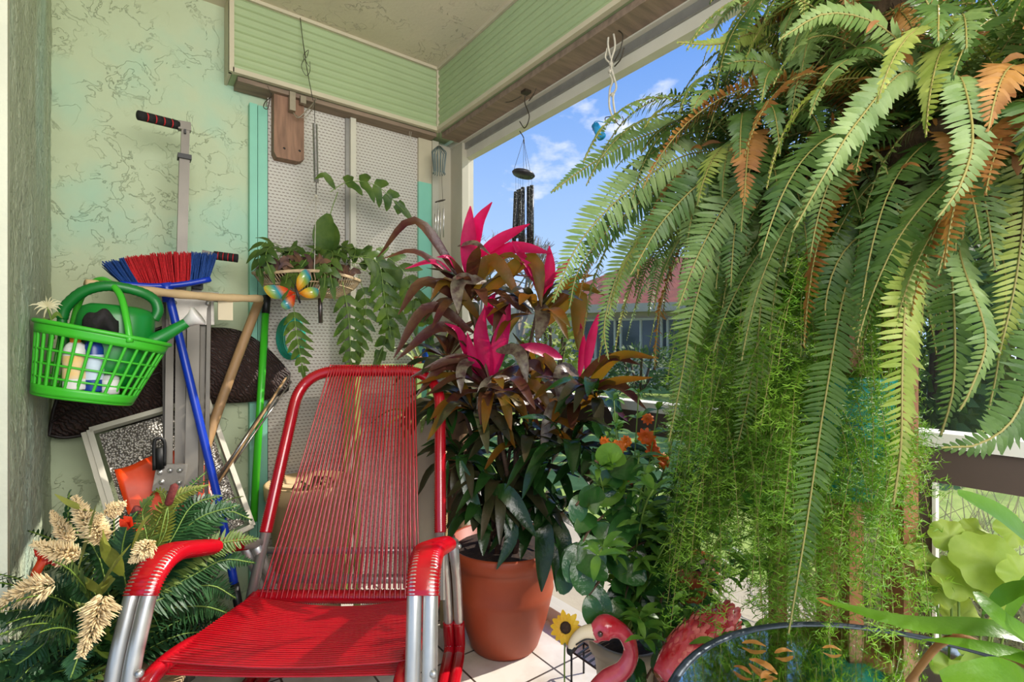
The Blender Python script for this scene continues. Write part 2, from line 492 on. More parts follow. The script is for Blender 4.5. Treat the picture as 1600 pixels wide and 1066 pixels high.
# window wall: header panels, frame posts, rail and fine insect screen
b = MB()
b.bbox((WX - .05, -1.2, HZ + .05), (WX - .02, BY, VZ)); b.mi = 1; b.bbox((WX - .03, -1.2, HZ + .02), (WX + .04, BY, HZ + .058))
b.mi = 0; b.bbox((WX - .02, -1.2, HZ - .02), (WX + .02, BY, HZ + .03))
struct(b, 'trim_11', [m_trimw, m_alu], 'pale metal header strips over the window')
win = MB()
for y in (BY - .105,):
    win.bbox((WX - .018, y - .02, .06), (WX + .03, y + .02, HZ))
win.bbox((WX - .02, -1.2, .0), (WX + .05, BY, .06))
win1 = struct(win, 'window_1', m_trimw, 'window frame around the insect screen')
b = MB(); b.bbox((WX - .01, -1.2, .875), (WX + .055, BY - .1, .905)); b.mi = 1; b.bbox((WX, -1.2, .80), (WX + .03, BY - .1, .875))
b.mi = 0; b.bbox((WX - .004, .318, .06), (WX + .02, .324, .8)); b.mi = 1; b.bbox((WX, .324, .06), (WX + .03, .35, .8))
b.build('window_rail', [mat('bright_rail_paint', (225, 220, 205), .5), mat('dark_rail_board', (82, 66, 56), .7, 0, .1, 6)], win1)
m, n, l, out = nmat('insect_screen')
tr = n.new('ShaderNodeBsdfTransparent'); df = n.new('ShaderNodeBsdfDiffuse'); df.inputs[0].default_value = (.25, .26, .27, 1)
mx = n.new('ShaderNodeMixShader'); mx.inputs[0].default_value = .07
l.new(tr.outputs[0], mx.inputs[1]); l.new(df.outputs[0], mx.inputs[2]); l.new(mx.outputs[0], out.inputs[0])
b = MB(); b.add([(WX + .01, -1.2, .06), (WX + .01, BY, .06), (WX + .01, BY, HZ), (WX + .01, -1.2, HZ)], [(0, 1, 2, 3)])
b.build('insect_screen', m, win1)
# roof edge over the window outside
b = MB(); b.bbox((VX + .35, -1.2, CZ - .02), (WX + .3, BY - .1, CZ + .12)); struct(b, 'trim_12', m_trimw, 'roof overhang outside the window')

# ------------------------------------------------------------------ outdoors
m_lawn = mat('lawn_grass', (112, 138, 52), .9, 0, .3, 3, .8, 90, col2=(160, 176, 84))
b = MB(); b.bbox((WX, -6, -.12), (2.35, 8, -.01)); struct(b, 'patio', m_beige, 'beige concrete walk outside the window')
b = MB(); b.bbox((2.35, -14, -.16), (60, 70, -.03)); b.bbox((-30, BY + .15, -.16), (2.35, 70, -.03)); struct(b, 'lawn', m_lawn, 'sunlit lawn beyond the window')
# ------------------------------------------------------------------ red cord lawn chair, facing the camera side
m_cord = mat('red_vinyl_cord', (168, 8, 24), .2, 0, .06, 20, spec=.6, coat=.3)
m_tube = mat('brushed_aluminium_tube', (196, 194, 188), .34, .75, .05, 30)
m_wood = mat('raw_wood_stick', (158, 124, 84), .6, 0, .16, 8, .3, 50, stretch=(3, 3, .6))
def wrapped(b, pts, r=.0205, pitch=.0066, n=10):
    q = even(pts, pitch / 2)
    b.tube(q, [r if i % 2 else r - .003 for i in range(len(q))], n)
CH = thing('lawn_chair', CR(-.5, 1.3, 0), 'red vinyl cord lawn chair with aluminium tube frame, standing in the middle foreground', 'chair')
ZS, ZR = .335, .385         # seat height rear / front
D0, D1 = 1.53, 1.085
top_w, back_w = .245, .285
post = []
pl = [CR(-.5 - back_w, D0, ZS - .01), CR(-.5 - top_w, 1.805, 1.0), CR(-.5 + top_w, 1.805, 1.0), CR(-.5 + back_w, D0, ZS - .01)]
pr = round_path(pl, .13, 10)
b = MB(); b.tube(pr, .0155, 10); b.build('back_frame', m_tube, CH)
pe = even(pr, .01); k = len(pe)
lo = next(i for i, q in enumerate(pe) if q.z > .50); hi = max(i for i, q in enumerate(pe) if q.z > .50)
b = MB(); wrapped(b, pe[lo:hi + 1]); b.build('back_frame_cord_sleeve', m_cord, CH)
# armrests: pairs of tubes that bend down into the front legs
for s in (-1, 1):
    r0 = -.5 + s * .303
    mid = [CR(r0 + s * .0, 1.575, .478), CR(r0, 1.52, .50), CR(r0, 1.13, .625), CR(r0 - s * -.01, 1.045, .36), CR(r0, 1.03, .02)]
    c = round_path(mid, .11, 12)
    leg = MB(); leg2 = MB()
    for o, m_ in ((-.0175, leg), (.0175, leg)):
        m_.tube([q + RT * o for q in c], .0165, 12)
    leg.build('leg', m_tube, CH)
    ce = even(c, .01); end = next(i for i, q in enumerate(ce) if i > 20 and q.z < .535 and q.z < ce[i - 1].z); st = 4
    a = MB(); q = even(ce[st:end], .0034)
    vs = []; n = 18
    arr = []
    for i in range(len(q)):
        t = (q[min(i + 1, len(q) - 1)] - q[max(i - 1, 0)]).normalized(); u = RT.cross(t).normalized()
        g = .004 if i % 2 else 0
        f = min(1, i / 26)
        hw = lerp(.020, .038, f) - g; hh = .0205 - g
        for j in range(n):
            an = 2 * pi * j / n
            x = cos(an); y = sin(an)
            x = math.copysign(abs(x) ** .75, x); y = math.copysign(abs(y) ** .8, y)
            arr.append(q[i] + RT * (x * hw) + u * (y * hh))
    fs = [(i * n + j, i * n + (j + 1) % n, (i + 1) * n + (j + 1) % n, (i + 1) * n + j) for i in range(len(q) - 1) for j in range(n)]
    fs.append(tuple(range(n))[::-1]); fs.append(tuple((len(q) - 1) * n + j for j in range(n)))
    a.add(arr, fs); a.build('armrest', m_cord, CH)
    # rear leg pair and floor skid
    rl = round_path([CR(r0, 1.56, .48), CR(r0, 1.66, .33), CR(r0 , 1.76, .045), CR(r0, 1.35, .03), CR(r0, 1.03, .03)], .05, 8)
    lg = MB()
    for o in (-.0175, .0175): lg.tube([p_ + RT * o for p_ in rl], .0155, 10)
    lg.build('leg', m_tube, CH)
    sk = MB()
    for o in (-.0175, .0175): wrapped(sk, [CR(r0 + o, 1.715, .16), CR(r0 + o, 1.752, .06)] + [CR(r0 + o, 1.72, .04), CR(r0 + o, 1.2, .032)], .0195)
    sk.build('skid_sleeve', m_cord, CH)
    bo = MB(); bo.ball(CR(r0 + s * .035, 1.56, .475), .008, 10); bo.build('bolt', m_tube, CH); bo = MB(); bo.ball(CR(r0 + .035, 1.05, .41), .009, 10); bo.build('bolt', m_tube, CH)
# seat side rails and bars
sw = .268
def seat_z(t): return lerp(ZS, ZR, t) - .022 * sin(pi * t)
b = MB()
for s in (-1, 1):
    wrapped(b, path([CR(-.5 + s * sw, D0 + .0, ZS), CR(-.5 + s * sw, D0 - .15, ZS - .012), CR(-.5 + s * sw, D1 + .12, ZR - .012), CR(-.5 + s * sw, D1 - .0, ZR - .004), CR(-.5 + s * sw, D1 - .06, ZR - .05)], 12), .0195)
b.build('seat_rail', m_cord, CH)
b = MB(); wrapped(b, [CR(-.5 - sw, D0, ZS), CR(-.5 + sw, D0, ZS)], .0215); b.build('seat_back_bar', m_cord, CH)
b = MB(); b.tube([CR(-.5 - sw, D1 - .05, ZR - .055), CR(-.5 + sw, D1 - .05, ZR - .055)], .0145, 10); b.tube([CR(-.79, 1.66, .33), CR(-.21, 1.66, .33)], .0145, 10)
b.tube([CR(-.79, 1.64, .43), CR(-.21, 1.64, .43)], .011, 8)
b.build('cross_tube', m_tube, CH)
# cords of the back: fan between top bar and seat bar, two layers
b = MB(); rr = random.Random(4); N = 31
for i in range(N):
    t = i / (N - 1)
    for lay in (0, 1):
        xb_ = lerp(-.745, -.285, t) + lay * .003 ; xt_ = lerp(-.640, -.350, t) + lay * .002
        A = CR(xb_ + rr.uniform(-.001, .001), D0 - .022 + lay * .036, ZS + .006 + lay * .012); Z = CR(xt_, 1.805 - .018 + lay * .032, 1.0 + .008)
        mid = A.lerp(Z, .5) + FW * .006 * (1 - lay)
        b.tube([A, mid, Z], .0027, 6, cap=False)
        if lay == 0:
            b.tube([Z, Z + FW * .008 + UP * .014, Z + FW * .026 + UP * .012], .0021, 6, cap=False)
for q in range(3):      # a slack cord end hanging
    pass
b.build('back_cords', m_cord, CH)
b = MB(); N = 36
for i in range(N):
    t = (i + .5) / N
    d = lerp(D0 - .03, D1 + .02, t)
    for lay in (0, 1):
        z = lerp(ZS, ZR, t) + (.016 if lay == 0 else -.016); dd = d + lay * .005
        pts = []
        for j in range(9):
            u = j / 8
            pts.append(CR(-.5 + lerp(-sw, sw, u), dd + rr.uniform(-.0008, .0008), z - (.030 if lay == 0 else .012) * sin(pi * u) * (1 - .5 * t)))
        b.tube(pts, .0027, 6, cap=False)
b.build('seat_cords', m_cord, CH)

# ------------------------------------------------------------------ tools leaning in the corner
m_gray = mat('grey_painted_steel', (118, 112, 102), .45, .25, .08, 12)
m_grayd = mat('dark_grey_steel', (76, 72, 66), .5, .4)
m_foam = mat('black_foam', (24, 22, 22), .85, 0, .1, 60, .4, 200)
m_redring = mat('red_foam_ring', (190, 30, 34), .7)
m_black = mat('black_plastic', (22, 22, 23), .45)
m_cream = mat('cream_plastic', (214, 202, 172), .5)
YF = 2.08
FR = thing('folding_frame', QY(290, 960, YF), 'folded grey metal frame with red-ringed black foam grips', 'folding frame')
FR.location.z = 0
def grip(a, c, name):
    b = MB(); a = Vector(a); c = Vector(c); n = 5
    for i in range(n):
        b.mi = 0; p, q = a.lerp(c, i / n), a.lerp(c, (i + .84) / n); b.tube(even([p, q], .01), .0155, 12)
        if i < n - 1: b.mi = 1; b.tube([a.lerp(c, (i + .82) / n), a.lerp(c, (i + 1.02) / n)], .0145, 12)
    return b.build(name, [m_foam, m_redring], FR)
g = grip(QY(216, 180, YF - .05), QY(280, 196, YF), 'foam_grip')
b = MB(); b.bar(QY(278, 196, YF), QY(298, 200, YF), .028, .028); b.bar(QY(290, 196, YF), QY(288, 250, YF), .024, .024); b.bar(QY(288, 247, YF + .005), QY(282, 470, YF + .005), .032, .03)
b.build('handle_post', m_gray, FR)
b = MB(); b.bar(QY(288, 243, YF), QY(288, 250, YF), .042, .04); b.bar(QY(289, 203, YF - .016), QY(289, 209, YF - .016), .018, .006); b.build('post_collar', m_black, FR)
grip(QY(334, 399, YF + .02), QY(373, 404, YF + .0), 'foam_grip')
b = MB(); b.bar(QY(316, 396, YF + .03), QY(336, 400, YF + .02), .022, .022); b.bar(QY(309, 396, YF + .03), QY(306, 470, YF + .03), .03, .03); b.build('handle_post', m_gray, FR)
b = MB()
b.bar(QY(258, 461, YF - .01), QY(341, 465, YF - .01), .03, .032)
b.build('top_bar', m_gray, FR)
b = MB(); b.bar(QY(264, 487, YF - .03), QY(334, 488, YF - .03), .012, .088, UP)
m_br = mat('bracket_steel', (150, 144, 134), .4, .4, .1, 40); b.build('bracket_plate', m_br, FR); b = MB()
b.bar(QY(241, 746, YF - .12), QY(290, 746, YF - .12), .012, .085, UP); b.build('bracket_plate', mat('bracket_steel', (150, 144, 134), .4, .4, .1, 40), FR)
for x, y, yy in ((272, 473, -.04), (325, 474, -.04), (300, 500, -.04), (250, 738, -.13), (266, 735, -.13), (281, 735, -.13), (253, 753, -.13), (280, 754, -.13)):
    b = MB(); b.ball(QY(x, y, YF + yy), .0085, 10); b.build('bolt', m_tube, FR)
def leg(x0, y0, x1, y1, w, ya=0, yb=-.08, m_=m_gray):
    b = MB(); b.bar(QY(x0, y0, YF + ya), QY(x1, y1, YF + yb), w, w * .8); return b.build('frame_leg', m_, FR)
leg(266, 500, 263, 762, .022, -.0, -.09)
leg(283, 500, 281, 770, .03, .03, -.05)
leg(303, 505, 299, 800, .036, -.035, -.12)
leg(318, 480, 313, 790, .016, .0, -.07)
leg(327, 470, 322, 800, .012, -.03, -.1)
leg(256, 470, 259, 790, .012, .04, -.04, m_grayd)
leg(294, 500, 290, 770, .014, .06, 0, m_grayd)
leg(322, 480, 318, 780, .012, .05, 0, m_grayd)
b = MB(); b.bar(QY(309, 452, YF - .0), QY(309, 436, YF - .0), .03, .03); b.ball(QY(309, 440, YF - .01), .017, 10); b.build('knob', m_black, FR)
b = MB(); b.tube(path([QY(241, 735, YF - .14), QY(241, 692, YF - .14), QY(249, 685, YF - .14), QY(257, 692, YF - .14), QY(257, 728, YF - .14)], 5), .005, 8)
b.tube([QY(250, 733, YF - .135), QY(249, 700, YF - .135)], .012, 8); b.build('strap_buckle', mat('matte_black', (10, 10, 10), .6), FR)
b = MB(); bx = QY(263, 762, YF - .09); b.bar(QY(263, 760, YF - .09), Vector((bx.x, bx.y - .03, .0)), .03, .03); bx = QY(313, 790, YF - .07)
b.bar(QY(313, 785, YF - .07), Vector((bx.x, bx.y, 0)), .03, .03); b.bar(QY(300, 790, YF - .11), Vector((bx.x - .04, bx.y - .05, 0)), .03, .03); b.build('foot_bar', m_gray, FR)

# blue and red broom standing on its handle end
YBm = 1.98
m_blue = mat('blue_plastic', (10, 52, 168), .35, 0, .04, 8)
m_bblue = mat('blue_bristles', (14, 62, 130), .6, 0, .25, 200)
m_bred = mat('red_bristles', (186, 14, 24), .6, 0, .2, 200)
BR = thing('broom', QY(362, 960, 1.9), 'upturned broom with red and blue bristles and a blue handle', 'broom')
b = MB(); hb = QY(345, 800, YBm - .08); b.tube(path([QY(264, 462, YBm), QY(300, 610, YBm - .04), hb, QY(366, 912, YBm - .12)], 8), .0125, 12); b.build('handle', m_blue, BR)
b = MB(); e = QY(366, 912, YBm - .12); b.tube([e, e + (e - hb).normalized() * .12], .0135, 12); b.build('handle_tip', m_black, BR)
b = MB()
def headf(u, v):
    x = lerp(188, 327, u); y = lerp(440, 433, u) + 7 * sin(pi * u)
    p = QY(x, y, YBm); return p + Vector((0, lerp(-.02, .03, v), 0))
b.sheet(headf, 14, 3, .016)
b.tube([QY(262, 472, YBm), QY(261, 455, YBm), QY(258, 443, YBm)], [.014, .018, .026], 12); b.build('broom_head', m_blue, BR)
b = MB(); rr = random.Random(9)
for side in range(1100):
    u = rr.random(); v = rr.random()
    A = headf(u, v); tx = lerp(160, 337, u) + rr.uniform(-2, 2); ty = lerp(414, 400, u) - 8 * sin(pi * u) + rr.uniform(-3, 2)
    B = QY(tx, ty, YBm) + Vector((0, lerp(-.045, .05, v), 0))
    b.mi = 1 if .2 < u < .78 else 0
    b.tube([A, A.lerp(B, .5) + Vector((0, 0, -.002)), B], [.0015, .0014, .0010], 4, cap=False)
b.build('bristles', [m_bblue, m_bred], BR)

# wooden rod across the frame, carrying the green basket
b = MB(); rod = path([QY(134, 444, 1.80), QY(232, 455, 1.87), QY(330, 464, 1.95), QY(408, 467, 2.03)], 8)
b.tube(rod, [.0135 + .0012 * sin(i * 1.7) for i in range(len(rod))], 10)
tag(b.build('wooden_rod', mat('peeled_wood', (196, 168, 124), .6, 0, .12, 14, .3, 40)), 'peeled wooden rod lying level behind the watering can', 'rod')
b = MB(); b.tube(path([QY(405, 470, 2.16), QY(352, 610, 2.12), QY(303, 752, 2.06), QY(287, 800, 2.04)], 6), [.017] * 19, 12)
tag(b.build('wooden_pole', m_wood), 'rough brown wooden pole leaning left of the green pole', 'pole')
b = MB(); b.tube([QY(415, 488, 2.19), QY(406, 640, 2.15), QY(396, 815, 2.1)], .0135, 12)
GP = tag(b.build('broom_pole', mat('lime_green_plastic', (56, 172, 30), .35)), 'bright green plastic pole with a black upper end', 'pole')
b = MB(); b.tube([QY(417, 462, 2.195), QY(415, 490, 2.19)], .015, 12); b.build('grip_end', m_black, GP)
b = MB(); b.tube([QY(450, 588, 2.18), QY(336, 755, 2.02)], .0085, 10); b.tube([QY(455, 596, 2.18), QY(352, 742, 2.03)], .004, 8)
MP = tag(b.build('metal_pole', mat('polished_pole', (170, 162, 150), .2, .9)), 'thin shiny metal pole leaning steeply to the right', 'pole')
b = MB(); b.tube([QY(447, 590, 2.165), QY(340, 757, 2.005)], .004, 8); b.build('wooden_lath', m_wood, MP)
b = MB(); b.box(QY(352, 480, 1.99), (.045, .012, .09)); tag(b.build('cloth_tag', mat('cream_cloth', (214, 200, 168), .8)), 'cream cloth scrap tied below the wooden rod', 'cloth')

# dark leaf shaped woven blades
def wicker(name):
    m, n, l, out = nmat(name)
    b = n.new('ShaderNodeBsdfPrincipled'); b.inputs['Roughness'].default_value = .6
    tc = n.new('ShaderNodeTexCoord'); w = n.new('ShaderNodeTexWave'); w.inputs['Scale'].default_value = 42; w.inputs['Distortion'].default_value = 9; w.inputs['Detail'].default_value = 4; w.bands_direction = 'DIAGONAL'
    l.new(tc.outputs['Object'], w.inputs['Vector']); rp = n.new('ShaderNodeValToRGB')
    rp.color_ramp.elements[0].color = (*lin((36, 22, 18)), 1); rp.color_ramp.elements[1].color = (*lin((62, 38, 30)), 1)
    l.new(w.outputs['Color'], rp.inputs[0]); l.new(rp.outputs[0], b.inputs['Base Color'])
    bp = n.new('ShaderNodeBump'); bp.inputs['Distance'].default_value = .006; bp.inputs['Strength'].default_value = .8; l.new(w.outputs['Fac'], bp.inputs['Height']); l.new(bp.outputs[0], b.inputs['Normal'])
    l.new(b.outputs[0], out.inputs[0]); return m
m_wick = wicker('dark_woven_wicker')
def blade_leaf(name, up, dn, Y, label):
    b = MB()
    U = path([QY(x, y, Y) for x, y in up], 6); L_ = path([QY(x, y, Y) for x, y in dn], 6)
    k = 24; U = [U[int(i * (len(U) - 1) / k)] for i in range(k + 1)]; L_ = [L_[int(i * (len(L_) - 1) / k)] for i in range(k + 1)]
    def f(u, v):
        i = int(round(u * k)); p = U[i].lerp(L_[i], v)
        return p + Vector((0, -.03 * sin(pi * v) * sin(pi * min(1, u + .1)), 0))
    b.sheet(f, k, 8, .008)
    o = b.build(name, m_wick); tag(o, label, 'leaf blade', None)
    c = MB(); c.tube([q for q in U + L_[::-1]], .006, 6); c.build('rim', mat('dark_rim', (34, 22, 18), .5), o)
    v = MB(); v.tube([f(i / k, .5) + Vector((0, -.004, 0)) for i in range(k + 1)], .004, 6); v.build('midrib', MATS['dark_rim'], o)
blade_leaf('fan_blade', [(300, 500), (230, 520), (160, 562), (100, 606), (84, 640)], [(300, 640), (240, 652), (180, 668), (110, 683), (76, 680)], 2.20, 'dark brown woven leaf blade below the green basket')
blade_leaf('fan_blade', [(300, 520), (332, 514), (375, 519), (416, 545), (452, 583)], [(300, 640), (330, 630), (380, 627), (420, 622), (449, 610)], 2.22, 'dark brown woven leaf blade behind the green pole')

# framed sheet of textured glass leaning low
def hammered():
    m, n, l, out = nmat('hammered_glass')
    b = n.new('ShaderNodeBsdfPrincipled'); b.inputs['Roughness'].default_value = .25; b.inputs['Metallic'].default_value = .35
    tc = n.new('ShaderNodeTexCoord'); v = n.new('ShaderNodeTexVoronoi'); v.inputs['Scale'].default_value = 150; l.new(tc.outputs['Object'], v.inputs['Vector'])
    rp = n.new('ShaderNodeValToRGB'); rp.color_ramp.elements[0].color = (*lin((206, 198, 186)), 1); rp.color_ramp.elements[1].color = (*lin((96, 90, 82)), 1)
    rp.color_ramp.elements[0].position = .2; rp.color_ramp.elements[1].position = .6
    l.new(v.outputs['Distance'], rp.inputs[0]); l.new(rp.outputs[0], b.inputs['Base Color'])
    bp = n.new('ShaderNodeBump'); bp.inputs['Distance'].default_value = .004; l.new(v.outputs['Distance'], bp.inputs['Height']); l.new(bp.outputs[0], b.inputs['Normal'])
    l.new(b.outputs[0], out.inputs[0]); return m
A, B_ = QY(140, 674, 2.12), QY(322, 622, 2.17)
dn = (QY(178, 800, 2.0) - A); dn = dn.normalized(); ac = (B_ - A).normalized(); H_ = .50; W_ = (B_ - A).length
b = MB(); q = [A + ac * .02 + dn * .02, A + ac * (W_ - .02) + dn * .02, A + ac * (W_ - .02) + dn * (H_ - .02), A + ac * .02 + dn * (H_ - .02)]
nb = ac.cross(dn).normalized() * .004
b.smooth = False
b.add([x for x in q] + [x + nb for x in q], [(0, 1, 2, 3), (7, 6, 5, 4), (0, 4, 5, 1), (1, 5, 6, 2), (2, 6, 7, 3), (3, 7, 4, 0)])
GL = thing('framed_pane', A + dn * H_, 'aluminium-framed pane of bumpy textured glass leaning low on the wall', 'framed pane')
b.build('glass', hammered(), GL)
b = MB(); cs = [A, A + ac * W_, A + ac * W_ + dn * H_, A + dn * H_]
for i in range(4): b.bar(cs[i], cs[(i + 1) % 4], .016, .03, up=nb)
b.bar(cs[0] - ac * .012, cs[3] - ac * .012, .02, .012, up=nb)
b.build('pane_frame', m_trimw, GL)
b = MB(); fa = A + ac * .03 + dn * .15
rr = random.Random(3)
def fo(u, v):
    p = fa + ac * (u * .235) + dn * (v * .26) - UP * .0
    return p - nb * (1.6 + .3 * sin(u * 9 + v * 5) + .25 * sin(v * 14 - u * 6)) + dn * (.004 * sin(u * 11))
b.sheet(fo, 14, 14, .0015)
tag(b.build('plastic_sheet', mat('orange_plastic', (226, 66, 12), .35, 0, .15, 12)), 'crumpled orange plastic sheet hanging on the textured pane', 'plastic sheet')

# ------------------------------------------------------------------ green basket with its load
YG = 1.78
m_lime = mat('lime_basket_plastic', (62, 180, 40), .35, 0, .05, 5)
m_gcan = mat('green_can_plastic', (12, 122, 40), .35, 0, .05, 6)
rimL, rimR = QY(57, 503, YG), QY(262, 541, YG); botL, botR = QY(50, 612, YG), QY(206, 630, YG)
BK = thing('basket', (botL + botR) / 2, 'lime green plastic handled basket hanging against the left wall', 'basket')
def bk(t, a, grow=0):       # t 0 rim .. 1 floor, angle a
    L_ = rimL.lerp(botL, t); R_ = rimR.lerp(botR, t); c = (L_ + R_) / 2; ax = (R_ - L_) / 2
    d = lerp(.105, .078, t) + grow
    return c + ax * (1 + grow / ax.length) * (math.copysign(abs(cos(a)) ** .85, cos(a))) + Vector((0, d * math.copysign(abs(sin(a)) ** .85, sin(a)), 0))
b = MB()
b.sheet(lambda u, v: bk(lerp(-.02, .14, v), u * 2 * pi), 48, 3, .004)
b.tube([bk(-.02, i / 48 * 2 * pi, .004) for i in range(48)], .006, 8, closed=True)
b.sheet(lambda u, v: bk(lerp(.86, 1.0, v), u * 2 * pi), 48, 3, .004)
b.tube([bk(1.0, i / 48 * 2 * pi, -.002) for i in range(48)], .0065, 8, closed=True)
b.sheet(lambda u, v: bk(1.0, u * 2 * pi).lerp((botL + botR) / 2, v), 48, 3, .003)
b.build('base_and_rim', m_lime, BK)
b = MB()
for i in range(30): b.tube([bk(t, i / 30 * 2 * pi) for t in (.1, .35, .6, .9)], .0040, 6, cap=False)
for t in (.36, .56, .75): b.tube([bk(t, i / 48 * 2 * pi) for i in range(48)], .003, 6, closed=True)
b.build('lattice', m_lime, BK)
b = MB(); hp = path([QY(112, 515, YG + .09), QY(128, 462, YG + .07), QY(158, 437, YG + .03), QY(186, 458, YG - .04), QY(198, 500, YG - .09), QY(203, 535, YG - .105)], 8)
b.tube(hp, [.0085] * len(hp), 8); b.build('handle', m_lime, BK)

WC = thing('watering_can', QY(175, 560, YG), 'green plastic watering can with a white rose, lying in the lime basket', 'watering can')
def loft(b, left, right, depth, n=20, pw=.8, y0=0):
    rows = []
    for (a, c, d) in zip(left, right, depth):
        A, B = QY(a[0], a[1], YG + y0), QY(c[0], c[1], YG + y0); ce = (A + B) / 2; ax = (B - A) / 2
        rows.append([ce + ax * math.copysign(abs(cos(2 * pi * j / n)) ** pw, cos(2 * pi * j / n)) + Vector((0, d * math.copysign(abs(sin(2 * pi * j / n)) ** pw, sin(2 * pi * j / n)), 0)) for j in range(n)])
    vs = [q for r in rows for q in r]; k = len(rows)
    fs = [(i * n + j, i * n + (j + 1) % n, (i + 1) * n + (j + 1) % n, (i + 1) * n + j) for i in range(k - 1) for j in range(n)]
    fs.append(tuple(range(n))[::-1]); fs.append(tuple((k - 1) * n + j for j in range(n)))
    b.add(vs, fs)
b = MB()
loft(b, [(140, 474), (127, 478), (120, 490), (112, 520), (104, 560), (104, 600)], [(222, 482), (236, 488), (243, 500), (242, 520), (232, 570), (206, 605)], [.045, .062, .066, .07, .07, .064])
b.build('body', m_gcan, WC)
b = MB(); h = path([QY(96, 498, YG + .02), QY(104, 478, YG + .015), QY(132, 455, YG), QY(170, 447, YG - .01), QY(215, 455, YG - .01), QY(240, 468, YG), QY(247, 485, YG), QY(240, 500, YG)], 8)
b.tube(h, [.0135 + (.001 if i % 2 else 0) for i in range(len(h))], 12)
b.tube(path([QY(97, 495, YG + .02), QY(98, 520, YG + .01), QY(104, 545, YG)], 6), .011, 10); b.build('handle', mat('dark_green_handle', (14, 108, 38), .4), WC)
b = MB(); b.tube(path([QY(218, 545, YG - .02), QY(250, 528, YG - .03), QY(280, 511, YG - .04), QY(297, 501, YG - .045)], 4), [.034, .03, .025, .022, .02, .018, .017, .016, .015, .0145, .014, .0135, .013], 14); b.build('spout', m_gcan, WC)
b = MB(); a0, a1 = QY(290, 505, YG - .042), QY(309, 494, YG - .052); t = (a1 - a0).normalized(); b.tube([a0, a0.lerp(a1, .6), a1, a1 + t * .004], [.013, .02, .031, .028], 18)
b.build('rose', mat('white_plastic', (218, 212, 204), .4), WC)
# bottles, gloves, trowel in the basket
def bottle(px, py, h, r, mats, label, nm='spray_bottle', dy=0, lab=None):
    base = QY(px, py - 6, YG - .066 + dy)
    T = thing(nm, base, label, 'bottle')
    b = MB(); b.lathe([(r * .95, 0), (r, .006), (r, h * .72), (r * .75, h * .82), (r * .4, h * .88)], base, 18, sy=.75, close=True); b.build('bottle_body', mats[0], T)
    b = MB(); b.lathe([(r * .45, h * .86), (r * .45, h), (r * .2, h)], base, 14, close=True); b.build('cap', mats[2], T)
    b = MB(); b.lathe([(r * 1.02, h * .2), (r * 1.02, h * .62)], base, 18, sy=.77); b.build('label', mats[1], T)
bottle(118, 615, .14, .026, (mat('white_bottle', (214, 212, 206), .4), mat('yellow_label', (228, 176, 40), .5, 0, .0, 8, col2=(200, 200, 196)), mat('orange_cap', (216, 120, 30), .4)), 'white spray bottle with a yellow label showing through the basket')
bottle(146, 618, .155, .022, (mat('navy_bottle', (22, 56, 130), .35), mat('pale_blue_label', (190, 204, 218), .5), m_black), 'blue bottle with a dark cap standing in the basket')
bottle(172, 622, .06, .02, (mat('grey_jar', (180, 180, 176), .4), mat('grey_label', (210, 208, 200), .5), m_black), 'small grey jar low in the basket', 'jar')
b = MB()
def gl(u, v):
    p = QY(lerp(130, 184, u), lerp(500, 538, v) - 14 * sin(pi * u), YG - .085); return p + Vector((0, -.035 * sin(pi * u) * sin(pi * min(1, v + .2)), .006 * sin(u * 12) ))
b.sheet(gl, 14, 10, .003); tag(b.build('garden_glove', mat('black_cloth', (26, 22, 22), .8, 0, .2, 60, .4, 150)), 'black cloth garden glove lying over the basket rim', 'glove')
# ------------------------------------------------------------------ plants: leaves, fronds, sprays
def gcol(*c): return c
m_fern = leafmat('fern_green', (96, 126, 62), (136, 158, 92), .32, .45)
m_fernd = leafmat('fern_deep_green', (58, 90, 34), (92, 122, 54), .35, .45)
m_ferny = leafmat('fern_yellow_green', (136, 156, 64), (176, 186, 98), .4, .45)
m_rachis = mat('fern_rachis', (128, 120, 60), .6)
m_dry = leafmat('dry_frond_brown', (138, 86, 40), (178, 128, 62), .3, .6)
m_aspa = leafmat('asparagus_green', (88, 136, 34), (132, 170, 56), .45, .5)
m_darkleaf = leafmat('cordyline_dark_leaf', (44, 52, 26), (66, 58, 38), .22, .32)
m_maroon = leafmat('cordyline_maroon_leaf', (72, 22, 30), (92, 60, 34), .3, .32)
m_pink = leafmat('cordyline_pink_leaf', (184, 8, 74), (206, 20, 96), .35, .35)
m_bronze = leafmat('cordyline_bronze_leaf', (112, 92, 28), (140, 86, 26), .45, .35)
m_silver = leafmat('cordyline_striped_leaf', (84, 58, 54), (134, 122, 100), .25, .3, 50)
m_dgreen = leafmat('dark_glossy_leaf', (26, 54, 20), (40, 74, 30), .15, .2)
m_stem = mat('brown_plant_stem', (92, 66, 44), .7, 0, .2, 20, .3, 60)
m_gstem = mat('green_plant_stem', (104, 130, 50), .6)
m_soil = mat('potting_soil', (52, 36, 26), .95, 0, .4, 60, .8, 90)
m_terra = mat('terracotta_clay', (158, 68, 36), .5, 0, .08, 6, .15, 30)

